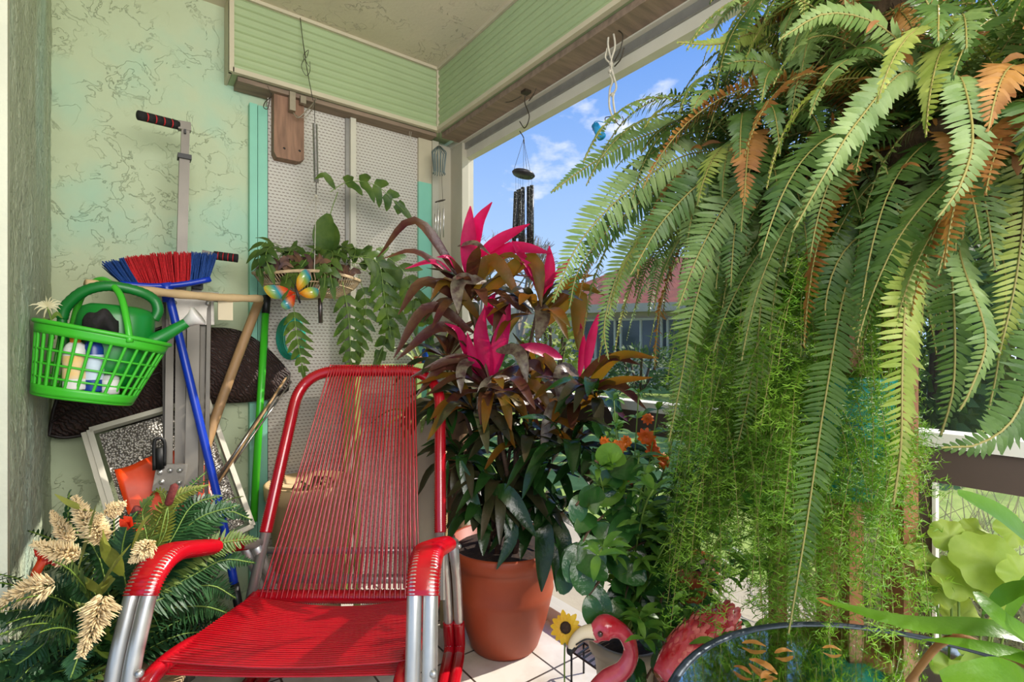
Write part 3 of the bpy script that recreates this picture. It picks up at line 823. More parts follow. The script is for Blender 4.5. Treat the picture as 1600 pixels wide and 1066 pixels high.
def frames(pts, hint):
    T = []; k = len(pts)
    for i in range(k):
        t = pts[min(i + 1, k - 1)] - pts[max(i - 1, 0)]
        T.append(t.normalized() if t.length > 1e-9 else UP)
    S = []
    for i in range(k):
        s_ = T[i].cross(hint)
        if s_.length < .05: s_ = T[i].cross(RT)
        s_.normalize()
        if S and s_.dot(S[-1]) < 0: s_ = -s_
        S.append(s_)
    return T, S
def leaf(b, pts, W, hint, fold=.25, prof='lance', wav=0.0, n=9, petiole=0.0):
    """a blade along the points: two half blades folded at the midrib; hint is the way its face looks"""
    pts = path(pts, 6); L = [0]
    for i in range(1, len(pts)): L.append(L[-1] + (pts[i] - pts[i - 1]).length)
    q = even(pts, L[-1] / n); k = len(q); T, S = frames(q, hint)
    vs = []; fs = []
    for i in range(k):
        t = i / (k - 1); tt = max(0, (t - petiole) / (1 - petiole)) if petiole else t
        if prof == 'lance': w = sin(pi * min(1, tt * .97 + .03)) ** .75 * (1 - .25 * tt)
        elif prof == 'oval': w = sin(pi * (tt * .96 + .02)) ** .55
        else: w = (1 - tt) ** .5 * min(1, .3 + tt * 6)
        w = max(w, .06) * W / 2
        if petiole and t < petiole: w = W * .045
        N = S[i].cross(T[i]).normalized()
        o = wav * W * sin(i * 2.1)
        vs += [q[i] - S[i] * w + N * (w * fold + o), q[i], q[i] + S[i] * w + N * (w * fold - o)]
    for i in range(k - 1):
        a = i * 3
        fs += [(a, a + 1, a + 4, a + 3), (a + 1, a + 2, a + 5, a + 4)]
    b.add(vs, fs)
def arch(p0, d, L, droop, n=14, rr=None, wob=0.0):
    pts = [Vector(p0)]; d = Vector(d).normalized()
    for i in range(n):
        d = d + Vector((0, 0, -droop / n)) * (0.6 + 1.0 * i / n)
        if wob: d += Vector((rr.uniform(-wob, wob), rr.uniform(-wob, wob), rr.uniform(-wob, wob)))
        d.normalize(); pts.append(pts[-1] + d * (L / n))
    return pts
def fern_frond(b, pts, W, hint, rr, pairs=42, gap=.62, droopy=.25, stem_r=.0013, taper=.55):
    """sword fern frond: a rachis and two rows of small wavy leaflets; material 0 leaflets, 1 rachis"""
    L = sum((Vector(pts[i + 1]) - Vector(pts[i])).length for i in range(len(pts) - 1))
    q = even(pts, L / pairs); k = len(q); T, S = frames(q, hint)
    b.mi = 1; b.tube(q[::3] + [q[-1]], stem_r, 4, cap=False); b.mi = 0
    step = L / pairs
    for i in range(1, k):
        t = i / (k - 1)
        w = W / 2 * min(1, .45 + t * 4) * (1 - max(0, (t - taper) / (1 - taper)) ** 1.6 * .93)
        N = S[i].cross(T[i]).normalized()
        lw = step * gap * (1 if t < .8 else .85)
        for s_ in (-1, 1):
            if rr.random() < .015: continue
            ang = rr.uniform(.12, .34) + .3 * t
            d = (S[i] * s_ * cos(ang) + T[i] * sin(ang)).normalized()
            ww = w * rr.uniform(.9, 1.06); a = q[i]
            dr = N * (-droopy * ww * rr.uniform(-.2, 1.6)); e = T[i] * lw; tw = N * (lw * rr.uniform(.15, .55))
            # five stations along the leaflet
            b.add([a - e * .35, a + e * .35,
                   a + d * ww * .3 - e * .55 + tw + dr * .05, a + d * ww * .3 + e * .5 - tw * .6 + dr * .05,
                   a + d * ww * .7 - e * .42 + dr * .45 + tw * .6, a + d * ww * .7 + e * .42 + dr * .45 - tw,
                   a + d * ww + dr + e * .1],
                  [(0, 1, 3, 2), (2, 3, 5, 4), (4, 5, 6)])
def spray(b, pts, rr, dens=46, size=.014, stem_r=.0006):
    """asparagus fern: a thin arching stem set with tufts of needles"""
    L = sum((Vector(pts[i + 1]) - Vector(pts[i])).length for i in range(len(pts) - 1))
    b.mi = 1; b.tube(pts, stem_r, 3, cap=False); b.mi = 0
    q = even(pts, L / (dens * L / .5 + 2))
    for i, a in enumerate(q):
        k = len(q); t = (q[min(i + 1, k - 1)] - q[max(i - 1, 0)]).normalized()
        side = t.orthogonal(); side = Matrix.Rotation(rr.uniform(0, 6.28), 3, t) @ side
        sz = size * rr.uniform(.8, 2.0)
        tip = a + (side + t * .4).normalized() * sz * 1.6
        for j in range(6):
            f = j / 5 * .8; c = a.lerp(tip, f)
            for m_ in range(2):
                d = Vector((rr.gauss(0, 1), rr.gauss(0, 1), rr.gauss(0, 1) + .1)).normalized() * size * rr.uniform(.6, 1.1)
                w = d.orthogonal().normalized() * .001
                b.add([c - w, c + w, c + d], [(0, 1, 2)])
def lobed(b, pts, W, hint, rr, pairs=7, droopy=.3):
    """deeply lobed frond: few broad fingers each side of a stalk"""
    L = sum((Vector(pts[i + 1]) - Vector(pts[i])).length for i in range(len(pts) - 1))
    q = even(pts, L / (pairs * 2)); k = len(q); T, S = frames(q, hint)
    b.mi = 1; b.tube(q, .0015, 5, cap=False); b.mi = 0
    st = L / pairs
    for i in range(3, k, 2):
        t = i / (k - 1); w = W / 2 * sin(pi * (t * .72 + .2)) * rr.uniform(.85, 1.1); N = S[i].cross(T[i]).normalized()
        for s_ in (-1, 1):
            a = q[i]; d = (S[i] * s_ * .85 + T[i] * .55).normalized(); dr = -N * droopy * w - UP * .15 * w
            leaf(b, [a - T[i] * st * .2, a + d * w * .55 + dr * .25, a + d * w + dr], st * .8, N, .15, 'strap', .03, 5)
    leaf(b, [q[-3], q[-1], q[-1] + T[-1] * st * .9 - UP * st * .2], st * .6, S[-1].cross(T[-1]), .15, 'lance', .02, 5)
def pot(name, base, prof, m_, label, cat='flower pot', soil=None, parent=None, n=40):
    b = MB(); b.lathe(prof, base, n)
    if parent is None:
        o = b.build(name, m_); tag(o, label, cat)
    else: o = b.build(name, m_, parent)
    if soil:
        s_ = MB(); s_.lathe([(0.0001, soil[1]), (soil[0] * .5, soil[1] + .012), (soil[0], soil[1])], base, 24); s_.build('soil', m_soil, o)
    return o
# ------------------------------------------------------------------ things hanging from the shutter boxes
m_wire = mat('dark_wire', (62, 54, 42), .5, .4)
m_chrome = mat('bright_wire', (176, 172, 164), .3, .8)
m_rope = mat('pale_cord', (190, 182, 164), .8, 0, .1, 60)
# tray hung on wire and spring
YT = 2.06
b = MB(); w0 = QY(469, 28, 2.145)
b.tube(path([w0, QY(474, 70, 2.12), QY(480, 110, 2.10), QY(489, 157, 2.07)], 6), .0016, 5)
b.tube(path([QY(473, 62, 2.10), QY(478, 90, 2.10), QY(482, 78, 2.11), QY(474, 88, 2.11), QY(483, 104, 2.1)], 6), .0012, 5)
b.tube(path([QY(475, 92, 2.10), QY(471, 104, 2.10), QY(478, 118, 2.10), QY(484, 112, 2.10), QY(484, 96, 2.1)], 6), .0012, 5)
tag(b.build('hanging_wire', m_wire), 'twisted dark wire looped over the front of the back shutter box', 'wire')
SP = thing('hanging_spring', QY(491, 158, YT), 'long steel spring above the hanging wicker tray', 'spring')
b = MB(); a, c = QY(492, 193, YT), QY(494, 285, YT); n = 420
b.tube([a.lerp(c, i / n) + Vector((cos(i * .75) * .0085, sin(i * .75) * .0085, 0)) for i in range(n)], .0018, 4); b.build('coil', m_chrome, SP)
b = MB(); b.tube([QY(491, 156, YT), QY(492, 194, YT)], .0014, 5); b.tube([c, QY(494, 306, YT)], .0016, 5); b.build('end_hook', m_wire, SP)
TR = thing('hanging_tray', QY(484, 470, YT), 'round wicker tray hung by strings from the spring', 'hanging tray')
tc_ = QY(483, 433, YT); rx, ry = .198, .150
m_wk = mat('pale_wicker', (176, 152, 116), .7, 0, .2, 60, .5, 120)
b = MB()
def tr(a, t): return tc_ + Vector((cos(a) * rx * (1 - .42 * t ** 1.5), sin(a) * ry * (1 - .42 * t ** 1.5), -.075 * t + .006 * sin(a * 3)))
for i in range(96):
    a = 2 * pi * i / 96; b.tube([tr(a, 0), tr(a + .05, .4), tr(a + .02, .75), tr(a, 1)], .0017, 4, cap=False)
for t in (0, .05, .5, .95, 1): b.tube([tr(2 * pi * i / 48, t) for i in range(48)], .0042 if t < .1 else .003, 6, closed=True)
b.sheet(lambda u, v: tr(u * 2 * pi, 1).lerp(tc_ + Vector((0, 0, -.078)), v), 32, 4, .002)
b.build('wicker_bowl', m_wk, TR)
b = MB(); top = QY(494, 306, YT); b.ball(top, .006, 8)
for a in (2.9, 4.6, .2): b.tube([top, tr(a, 0)], .0014, 5)
b.build('string', m_rope, TR)
b = MB(); b.tube([QY(500, 458, YT), QY(501, 505, YT)], .0085, 10); b.build('hanging_rod', mat('steel_rod', (110, 100, 96), .3, .8), TR)
m_bsf = leafmat('lobed_frond_green', (58, 88, 34), (98, 122, 52), .4, .4)
HP = thing('hanging_plant', tc_, 'lobed trailing plant spilling from the hanging wicker tray', 'plant')
rr = random.Random(21); b = MB()
cv = -FW
def hf(pts, W, pairs=7, dd=0, hint=None, Y=YT):
    lobed(b, path([QY(x, y, Y + d_) for x, y, d_ in pts], 6), W * 1.25, hint or (cv + UP * .3), rr, pairs)
b.mi = 1; b.tube(path([QY(503, 425, YT), QY(508, 375, YT), QY(516, 335, YT - .02), QY(528, 300, YT - .03)], 6), .0018, 5); b.mi = 0
hf([(516, 300, -.03), (545, 284, -.04), (588, 290, -.05), (632, 330, -.06)], .125, 6)
leaf(b, [QY(524, 296, YT - .03), QY(508, 274, YT - .04), QY(492, 280, YT - .05)], .03, cv, .1)
leaf(b, [QY(512, 402, YT - .02), QY(506, 368, YT - .03), QY(514, 334, YT - .04)], .085, cv, .2, 'oval', .02)
leaf(b, [QY(520, 396, YT), QY(520, 366, YT - .01), QY(508, 340, YT - .02)], .06, cv, .2, 'oval', .02)
hf([(458, 470, -.14), (463, 520, -.13), (474, 582, -.12)], .10, 8)
hf([(535, 440, -.12), (545, 500, -.12), (549, 580, -.12)], .13, 8)
hf([(560, 430, -.05), (572, 480, -.06), (560, 560, -.08)], .10, 8)
hf([(540, 405, -.05), (600, 400, -.08), (640, 440, -.1), (648, 505, -.12)], .15, 9)
hf([(545, 410, -.0), (600, 420, -.02), (618, 480, -.05), (590, 565, -.07)], .13, 9)
hf([(548, 400, -.1), (590, 410, -.14), (600, 460, -.15), (612, 530, -.15)], .12, 9)
hf([(550, 415, -.1), (610, 440, -.04), (655, 470, -.04), (672, 540, -.05)], .10, 7)
hf([(440, 385, .0), (415, 378, -.04), (404, 400, -.06), (408, 432, -.07)], .09, 6)
hf([(445, 395, .0), (425, 385, -.08), (415, 400, -.12), (424, 428, -.13)], .08, 6)
hf([(505, 390, .0), (520, 395, -.1), (515, 420, -.15), (520, 450, -.16)], .10, 6)
hf([(500, 400, .0), (500, 415, -.14), (508, 430, -.16), (506, 450, -.17)], .08, 5)
for i in range(8):
    x = rr.uniform(420, 560); hf([(x, 415, rr.uniform(-.1, .08)), (x + rr.uniform(-25, 25), 385, rr.uniform(-.14, .05)), (x + rr.uniform(-40, 50), 420 + rr.uniform(-10, 30), rr.uniform(-.18, 0))], .06, 5)
b.build('foliage', [m_bsf, m_gstem], HP)
b = MB()
for i in range(170):
    u = rr.uniform(-.8, .7); v = rr.uniform(-.8, .8)
    p = tc_ + Vector((u * rx, v * ry, .0)); q = p + Vector((rr.uniform(-.05, .05), rr.uniform(-.04, .04), rr.uniform(.02, .085) * (1.2 - abs(u))))
    leaf(b, [p, p.lerp(q, .5) + Vector((rr.uniform(-.02, .02), 0, .02)), q], rr.uniform(.012, .03), cv, .2, 'oval', .03, 5)
b.build('dry_litter', mat('purple_brown_litter', (54, 34, 44), .75, 0, .4, 24, col2=(110, 78, 50)), HP)
# butterfly ornament
m, n, l, out = nmat('rainbow_wing'); pb = n.new('ShaderNodeBsdfPrincipled'); pb.inputs['Roughness'].default_value = .2; pb.inputs['Coat Weight'].default_value = .5
tc = n.new('ShaderNodeTexCoord'); mp = n.new('ShaderNodeMapping'); l.new(tc.outputs['Object'], mp.inputs[0]); mp.inputs['Rotation'].default_value = (0, .6, 0)
sx = n.new('ShaderNodeSeparateXYZ'); l.new(mp.outputs[0], sx.inputs[0]); fr = math_node(n, l, 'FRACT', math_node(n, l, 'ADD', math_node(n, l, 'MULTIPLY', sx.outputs['X'], 8.5), .15))
rp = n.new('ShaderNodeValToRGB'); e = rp.color_ramp.elements; e[0].color = (.65, .03, .01, 1); e[1].position = 1; e[1].color = (.6, .02, .02, 1)
for ps, cc in ((.2, (.6, .12, .01, 1)), (.4, (.62, .34, .02, 1)), (.55, (.22, .34, .05, 1)), (.72, (.01, .22, .28, 1)), (.86, (.6, .14, .02, 1))):
    q = e.new(ps); q.color = cc
l.new(fr, rp.inputs[0]); l.new(rp.outputs[0], pb.inputs['Base Color']); l.new(pb.outputs[0], out.inputs[0]); m_rain = m
YB2 = YT - .19
BF = thing('butterfly_ornament', QY(465, 462, YB2), 'shiny rainbow butterfly ornament clipped to the wicker tray', 'ornament')
def wing(pts):
    b = MB(); c = Vector((0, 0, 0)); P_ = path([QY(x, y, YB2 + d_) for x, y, d_ in pts + pts[:1]], 5)[:-1]
    for q in P_: c += q / len(P_)
    k = len(P_); th = Vector((0, .004, 0)); bulge = Vector((0, -.006, 0))
    vs = P_ + [q + th for q in P_] + [c + bulge, c + th]
    fs = [(i, (i + 1) % k, 2 * k) for i in range(k)] + [(k + (i + 1) % k, k + i, 2 * k + 1) for i in range(k)] + [(i, i + k, (i + 1) % k + k, (i + 1) % k) for i in range(k)]
    b.add(vs, fs); b.build('wing', m_rain, BF)
wing([(462, 458, 0), (440, 447, -.01), (416, 446, -.02), (413, 453, -.02), (425, 466, -.015), (443, 466, -.01)])
wing([(462, 460, 0), (450, 464, -.01), (439, 475, -.015), (447, 484, -.015), (459, 478, -.01)])
wing([(464, 458, 0), (464, 436, -.015), (474, 422, -.02), (484, 424, -.02), (484, 440, -.015)])
wing([(466, 458, 0), (482, 449, -.015), (497, 452, -.02), (495, 464, -.02), (480, 466, -.01)])
b = MB(); b.tube([QY(461, 447, YB2 - .006), QY(465, 460, YB2 - .008), QY(469, 474, YB2 - .006)], [.003, .005, .003], 8)
b.tube([QY(461, 447, YB2 - .006), QY(452, 432, YB2)], .0008, 4); b.tube([QY(461, 447, YB2 - .006), QY(462, 430, YB2)], .0008, 4); b.build('butterfly_body', m_black, BF)

# wooden block under the shutter box with hooks and bent wire
YW = 2.20
b = MB(); x0, x1 = QY(428, 200, YW).x, QY(475, 200, YW).x; z0 = QY(450, 249, YW).z
f0, f1 = YW, YW + .055
vs = [(x0, f0, VZ - .016), (x1, f0, VZ - .016), (x1, f0, z0 + .012), (x1 - .02, f0, z0), (x0 + .01, f0, z0), (x0, f0, z0 + .02)]
vs += [(x, f1, z) for x, _, z in vs]; b.smooth = False
b.add(vs, [(5, 4, 3, 2, 1, 0), (6, 7, 8, 9, 10, 11)] + [(i, (i + 1) % 6, (i + 1) % 6 + 6, i + 6) for i in range(6)])
WB = tag(b.build('wooden_block', mat('old_stained_wood', (134, 100, 78), .7, 0, .22, 10, .4, 40, stretch=(6, 6, .8))), 'weathered wooden block fixed below the back shutter box', 'wooden block')
b = MB()
for x, y in ((444, 232), (468, 236)): b.tube([QY(x, y, YW - .001), QY(x, y, YW + .004)], .005, 10)
b.build('screw_hole', m_black, WB)
b = MB(); b.box(QY(456, 160, YW - .02), (.022, .03, .075)); b.box(QY(473, 157, YW - .025), (.022, .02, .03))
b.tube(path([QY(458, 176, YW - .03), QY(466, 184, YW - .04), QY(480, 172, YW - .06), QY(491, 160, YW - .09), QY(494, 154, YW - .11)], 6), .0025, 6)
b.tube(path([QY(462, 180, YW - .03), QY(474, 184, YW - .04), QY(484, 176, YW - .05), QY(492, 162, YW - .09)], 6), .0016, 6)
b.build('bracket_hook', mat('bracket_metal', (150, 140, 120), .4, .5, .1, 30), WB)
b = MB(); b.tube(path([QY(418, 134, 2.18), QY(423, 150, 2.18), QY(414, 160, 2.18), QY(412, 168, 2.18), QY(418, 170, 2.18), QY(421, 158, 2.18), QY(424, 146, 2.18)], 6), .0018, 5)
tag(b.build('hanging_wire', m_wire), 'small dark wire loop beside the top of the teal strip', 'wire')
b = MB(); b.tube(path([QY(641, 197, 2.2), QY(640, 212, 2.2), QY(645, 226, 2.2), QY(641, 222, 2.2), QY(643, 204, 2.2)], 5), .0009, 4)
tag(b.build('string_loop', m_rope), 'thin white string hanging near the corner of the shutter box', 'string')

# small chime in the corner: a ribbed glass lantern top, ring and silver tubes
YC = 2.12
SC = thing('wind_chime', QY(686, 300, YC), 'small silver wind chime with a ribbed lantern top in the corner', 'wind chime')
b = MB(); c = QY(686, 250, YC)
for i in range(14):
    a = 2 * pi * i / 14; f = lambda r, z: c + Vector((cos(a) * r, sin(a) * r, z))
    b.tube([f(.008, .062), f(.034, .036), f(.030, 0), f(.024, -.058), f(.030, -.066)], .0022, 5)
b.build('lantern_top', mat('blue_grey_metal', (112, 126, 124), .4, .4), SC)
b = MB(); b.tube([QY(686, 205, YC), QY(686, 228, YC)], .001, 4); b.tube([QY(690, 272, YC), QY(692, 315, YC)], .001, 4); b.build('line', m_wire, SC)
b = MB(); c = QY(688, 314, YC); b.tube([c + Vector((cos(2 * pi * i / 20) * .024, sin(2 * pi * i / 20) * .02, cos(2 * pi * i / 20) * .009)) for i in range(20)], .0022, 6, closed=True); b.build('ring', m_wire, SC)
for i, (x, y0, y1) in enumerate(((680, 334, 372), (684, 328, 380), (688, 332, 376), (693, 326, 371))):
    b = MB(); b.tube([QY(x, y0, YC - .01 * (i % 2)), QY(x, y1, YC - .01 * (i % 2))], .0032, 8); b.tube([QY(x, 315, YC), QY(x, y0, YC)], .0006, 3); b.build('chime_tube', m_chrome, SC)

# large black chime before the window
XC = 1.255
BC = thing('wind_chime', QX(818, 270, XC), 'large black patterned wind chime hanging in front of the window', 'wind chime')
b = MB(); b.tube(path([QX(822, 142, XC), QX(820, 160, XC), QX(827, 182, XC), QX(820, 200, XC), QX(812, 190, XC)], 6), .0022, 6)
b.tube(path([QX(812, 205, XC), QX(818, 215, XC), QX(819, 224, XC)], 6), .0018, 6); b.build('hook', m_wire, BC)
b = MB(); top = QX(818, 218, XC); cc = QX(818, 272, XC)
for i in range(3):
    a = 2 * pi * i / 3 + .5; b.tube([top, cc + Vector((cos(a) * .042, sin(a) * .042, .004))], .0009, 4)
b.tube([top, cc], .0009, 4); b.build('line', m_wire, BC)
b = MB(); Mt = Matrix.Rotation(.2, 3, FW); b.lathe([(.0001, .008), (.042, .007), (.047, 0), (.042, -.007), (.0001, -.008)], cc, 24, Mt); b.build('disc', mat('dark_disc', (52, 50, 54), .4, .2, .3, 60), BC)
m, n, l, out = nmat('patterned_tube'); pb = n.new('ShaderNodeBsdfPrincipled'); pb.inputs['Roughness'].default_value = .35
tc = n.new('ShaderNodeTexCoord'); v = n.new('ShaderNodeTexVoronoi'); v.inputs['Scale'].default_value = 170; l.new(tc.outputs['Object'], v.inputs['Vector'])
rp = n.new('ShaderNodeValToRGB'); rp.color_ramp.elements[0].color = (.35, .36, .33, 1); rp.color_ramp.elements[1].color = (.015, .016, .016, 1); rp.color_ramp.elements[0].position = .12; rp.color_ramp.elements[1].position = .4
l.new(v.outputs['Distance'], rp.inputs[0]); l.new(rp.outputs[0], pb.inputs['Base Color']); l.new(pb.outputs[0], out.inputs[0]); m_pt = m
for i, (x, y0, y1, dx) in enumerate(((806, 300, 382, -.03), (813, 296, 400, -.01), (817, 293, 398, .01), (826, 292, 388, .03), (831, 290, 384, 0), (810, 297, 372, .02))):
    b = MB(); a, c = QX(x, y0, XC + dx * .8), QX(x - (3 if x < 812 else 0), y1, XC + dx * .8); b.tube([a, c], .0082, 12); b.tube([QX(x, 275, XC + dx * .8), a], .0006, 3); b.build('chime_tube', m_pt, BC)
b = MB(); b.tube(path([QX(815, 150, 1.22), QX(800, 158, 1.2), QX(790, 160, 1.2)], 5), .0018, 5); b.tube(path([QX(834, 146, 1.24), QX(826, 158, 1.24), QX(833, 150, 1.24), QX(838, 138, 1.24)], 5), .0014, 5)
b.box(QX(822, 142, 1.25), (.03, .03, .02)); tag(b.build('hook_wires', m_wire), 'tangle of bent wire on the beam above the black wind chime', 'wire')

# knotted pale cord near the window head
b = MB(); XR = 1.25
def rp_(x, y, d=0): return QX(x, y, XR + d)
b.tube(path([rp_(953, 42), rp_(950, 70), rp_(956, 100), rp_(951, 112), rp_(957, 126), rp_(953, 140), rp_(952, 165), rp_(957, 182), rp_(962, 192)], 6), .0034, 6)
b.tube(path([rp_(957, 44), rp_(961, 72), rp_(954, 98), rp_(958, 116), rp_(963, 136), rp_(958, 150), rp_(960, 172), rp_(964, 190)], 6), .0034, 6)
for x, y in ((955, 100), (954, 112), (957, 148)): b.ball(rp_(x, y), .0075, 8)
b.tube(path([rp_(949, 75), rp_(946, 90), rp_(952, 98)], 5), .003, 6)
tag(b.build('knotted_rope', m_rope), 'knotted pale rope hanging from the beam right of the wind chime', 'rope')
b = MB(); b.tube(path([rp_(962, 45), rp_(973, 55), rp_(969, 78), rp_(960, 96)], 6), .0022, 6); b.tube(path([rp_(975, 75), rp_(970, 92), rp_(960, 104)], 6), .0022, 6)
tag(b.build('hook_wires', m_wire), 'dark bent wire beside the upper knots of the pale rope', 'wire'); b = MB(); b.tube(path([rp_(955, 182), rp_(946, 184), rp_(948, 192), rp_(958, 186), rp_(968, 196), rp_(974, 188), rp_(972, 182)], 5), .0016, 5); b.ball(rp_(961, 190), .006, 8)
tag(b.build('hook_wires', m_wire), 'dark curled wire hook at the lower end of the pale rope', 'wire')
b = MB(); b.tube([rp_(930, 196, -.03), rp_(940, 214, -.03)], [.013, .015], 14); b.tube(path([rp_(926, 204, -.03), rp_(930, 190, -.03), rp_(948, 192, -.02), rp_(960, 192)], 6), .0014, 5)
tag(b.build('glass_ornament', mat('turquoise_glass', (30, 140, 200), .15, 0, .1, 30)), 'small turquoise glass ornament hanging below the knotted rope', 'ornament')
# ------------------------------------------------------------------ cordyline in its terracotta pot
pc = CR(-.028, 1.874, 0)
CP = thing('cordyline_plant', pc, 'tall cordyline with pink and maroon leaves in a large terracotta pot', 'plant')
pot('pot', pc, [(.0001, .004), (.118, .0), (.126, .012), (.155, .1), (.176, .19), (.181, .215), (.177, .222), (.190, .30), (.193, .322), (.207, .328), (.211, .372), (.205, .38), (.195, .376), (.19, .33), (.0001, .32)], m_terra, None, soil=(.188, .345), parent=CP)
DC = 1.86
def inside(q, lim=1.29):
    if q.x <= lim: return q
    e = Vector((0, 0, EYE)); return e + (q - e) * (lim / q.x)
def pl_(pts, W, b, hint=None, fold=.22, prof='lance', pet=0.0, wav=.01):
    leaf(b, [inside(P(x, y, D)) for x, y, D in pts], W / FOC * pts[1][2], hint or (-FW + UP * .4), fold, prof, wav, 12, pet)
bp_, bm_, bz_, bs_, bg_, bd_ = MB(), MB(), MB(), MB(), MB(), MB()
for x0, y0, x1, y1, x2, y2, W in ((735, 442, 733, 380, 735, 322, 27), (731, 420, 746, 355, 769, 316, 25), (742, 405, 780, 378, 828, 350, 22), (740, 425, 800, 390, 862, 396, 24),
        (832, 438, 818, 408, 800, 376, 16), (848, 470, 836, 430, 812, 402, 18), (848, 470, 858, 425, 858, 384, 20), (768, 590, 752, 530, 757, 480, 26), (770, 590, 785, 520, 797, 466, 26),
        (772, 510, 765, 480, 775, 458, 18), (878, 560, 845, 548, 808, 540, 22), (915, 580, 924, 530, 936, 488, 15), (905, 590, 910, 545, 907, 505, 12), (715, 440, 680, 410, 633, 420, 10), (716, 425, 702, 404, 682, 402, 9),
        (730, 560, 718, 520, 695, 505, 12), (850, 450, 870, 430, 895, 400, 10), (756, 590, 742, 570, 730, 520, 16)):
    pl_([(x0, y0, DC), (x1, y1, DC - .04), (x2, y2, DC - .08)], W * 1.12, bp_, fold=.4)
for x0, y0, x1, y1, x2, y2, W in ((722, 440, 650, 345, 590, 402, 16), (728, 455, 655, 395, 598, 404, 11), (735, 480, 665, 440, 622, 492, 19), (740, 520, 670, 480, 615, 560, 19), (745, 550, 690, 510, 620, 562, 19), (745, 470, 715, 420, 700, 400, 12),
        (770, 600, 720, 560, 640, 590, 16), (770, 610, 700, 570, 650, 620, 18), (900, 600, 950, 560, 1000, 570, 16), (830, 490, 790, 470, 770, 520, 18), (900, 620, 960, 600, 1010, 640, 18), (880, 600, 830, 570, 800, 610, 20)):
    pl_([(x0, y0, DC), (x1, y1, DC - .06), (x2, y2, DC - .12)], W * 1.15, bm_)
for x0, y0, x1, y1, x2, y2, W in ((735, 470, 768, 405, 815, 470, 27), (735, 450, 790, 400, 820, 412, 16), (745, 470, 830, 405, 846, 480, 30), (840, 500, 900, 450, 945, 462, 20), (850, 510, 900, 460, 903, 548, 34), (845, 490, 890, 440, 930, 430, 16), (750, 500, 700, 440, 672, 470, 20),
        (905, 630, 960, 560, 1030, 560, 20), (905, 640, 950, 600, 1020, 590, 16), (830, 620, 850, 560, 880, 600, 22), (780, 640, 830, 600, 865, 650, 22)):
    pl_([(x0, y0, DC), (x1, y1, DC - .05), (x2, y2, DC - .08)], W, bz_)
for x0, y0, x1, y1, x2, y2, W in ((840, 470, 848, 495, 838, 535, 34), (742, 562, 722, 575, 720, 615, 25), (775, 548, 810, 550, 824, 598, 30), (905, 585, 878, 580, 876, 640, 34), (880, 640, 866, 640, 846, 705, 36), (760, 440, 718, 440, 716, 490, 34), (715, 385, 742, 380, 766, 398, 14), (895, 690, 905, 660, 900, 730, 18), (800, 590, 760, 600, 745, 640, 24)):
    pl_([(x0, y0, DC - .03), (x1, y1, DC - .1), (x2, y2, DC - .13)], W * .8, bs_)
rr = random.Random(77)
crowns = [(735, 470, 1.86, 12, .24, 'md'), (838, 490, 1.84, 12, .24, 'zd'), (770, 610, 1.82, 14, .25, 'mz'), (902, 630, 1.86, 14, .24, 'zm'), (700, 560, 1.95, 8, .2, 'dm'), (835, 600, 1.95, 12, .22, 'zd'),
          (785, 760, 1.80, 16, .25, 'dg'), (860, 730, 1.84, 16, .25, 'dg'), (725, 720, 1.86, 12, .2, 'dg'), (800, 680, 1.90, 16, .25, 'dg'), (880, 800, 1.76, 12, .2, 'gg'), (760, 800, 1.78, 10, .18, 'gd'), (930, 760, 1.9, 12, .2, 'dg'), (840, 820, 1.82, 12, .2, 'gd'), (700, 640, 1.95, 12, .2, 'dg'), (940, 680, 1.9, 14, .22, 'dm'), (830, 690, 1.8, 12, .22, 'dz'), (880, 540, 1.95, 10, .2, 'zd'), (740, 640, 1.8, 12, .24, 'dz'), (930, 620, 1.75, 12, .22, 'dg'), (890, 700, 1.7, 14, .24, 'dg'), (940, 720, 1.68, 10, .2, 'g')]
mp_ = {'m': bm_, 'd': bd_, 'z': bz_, 's': bs_, 'g': bg_}
for x, y, D, n_, L_, kinds in crowns:
    c = P(x, y, D)
    n_ = int(n_ * 1.8)
    for i in range(n_):
        az = 2 * pi * i / n_ * 2 + rr.uniform(-.3, .3); el = rr.uniform(.15, 1.15)
        d = Vector((cos(az) * cos(el), sin(az) * cos(el), sin(el))); L1 = L_ * rr.uniform(.8, 1.25)
        pts = arch(c, d, L1, rr.uniform(.9, 2.1) if 'g' not in kinds else rr.uniform(1.3, 2.5), 8)
        if min(min(WX - .04 - q.x for q in pts), 2.2 - pts[-1].y) < 0: continue
        leaf(mp_[rr.choice(kinds)], pts[::4] + [pts[-1]] if len(pts) % 4 != 1 else pts[::4], rr.uniform(.038, .058), UP - FW * .4, .25, 'lance', .015, 10, .12)
for x0, y0, x1, y1, x2, y2, W in ((830, 800, 850, 830, 846, 925, 34), (850, 800, 880, 840, 882, 905, 28), (720, 720, 745, 800, 770, 830, 24), (770, 760, 800, 830, 776, 890, 26), (700, 720, 690, 790, 705, 800, 14), (760, 780, 790, 770, 838, 840, 30), (850, 810, 868, 870, 870, 925, 22)):
    pl_([(x0, y0, 1.74), (x1, y1, 1.68), (x2, y2, 1.64)], W, bg_)
bp_.build('young_leaves', m_pink, CP); bm_.build('maroon_leaves', m_maroon, CP); bz_.build('bronze_leaves', m_bronze, CP); bs_.build('striped_leaves', m_silver, CP)
bd_.build('dark_leaves', m_darkleaf, CP); bg_.build('green_leaves', m_dgreen, CP)
m_cane = mat('ringed_cane', (96, 70, 52), .75, 0, .25, 30, .5, 80, stretch=(1, 1, 5))
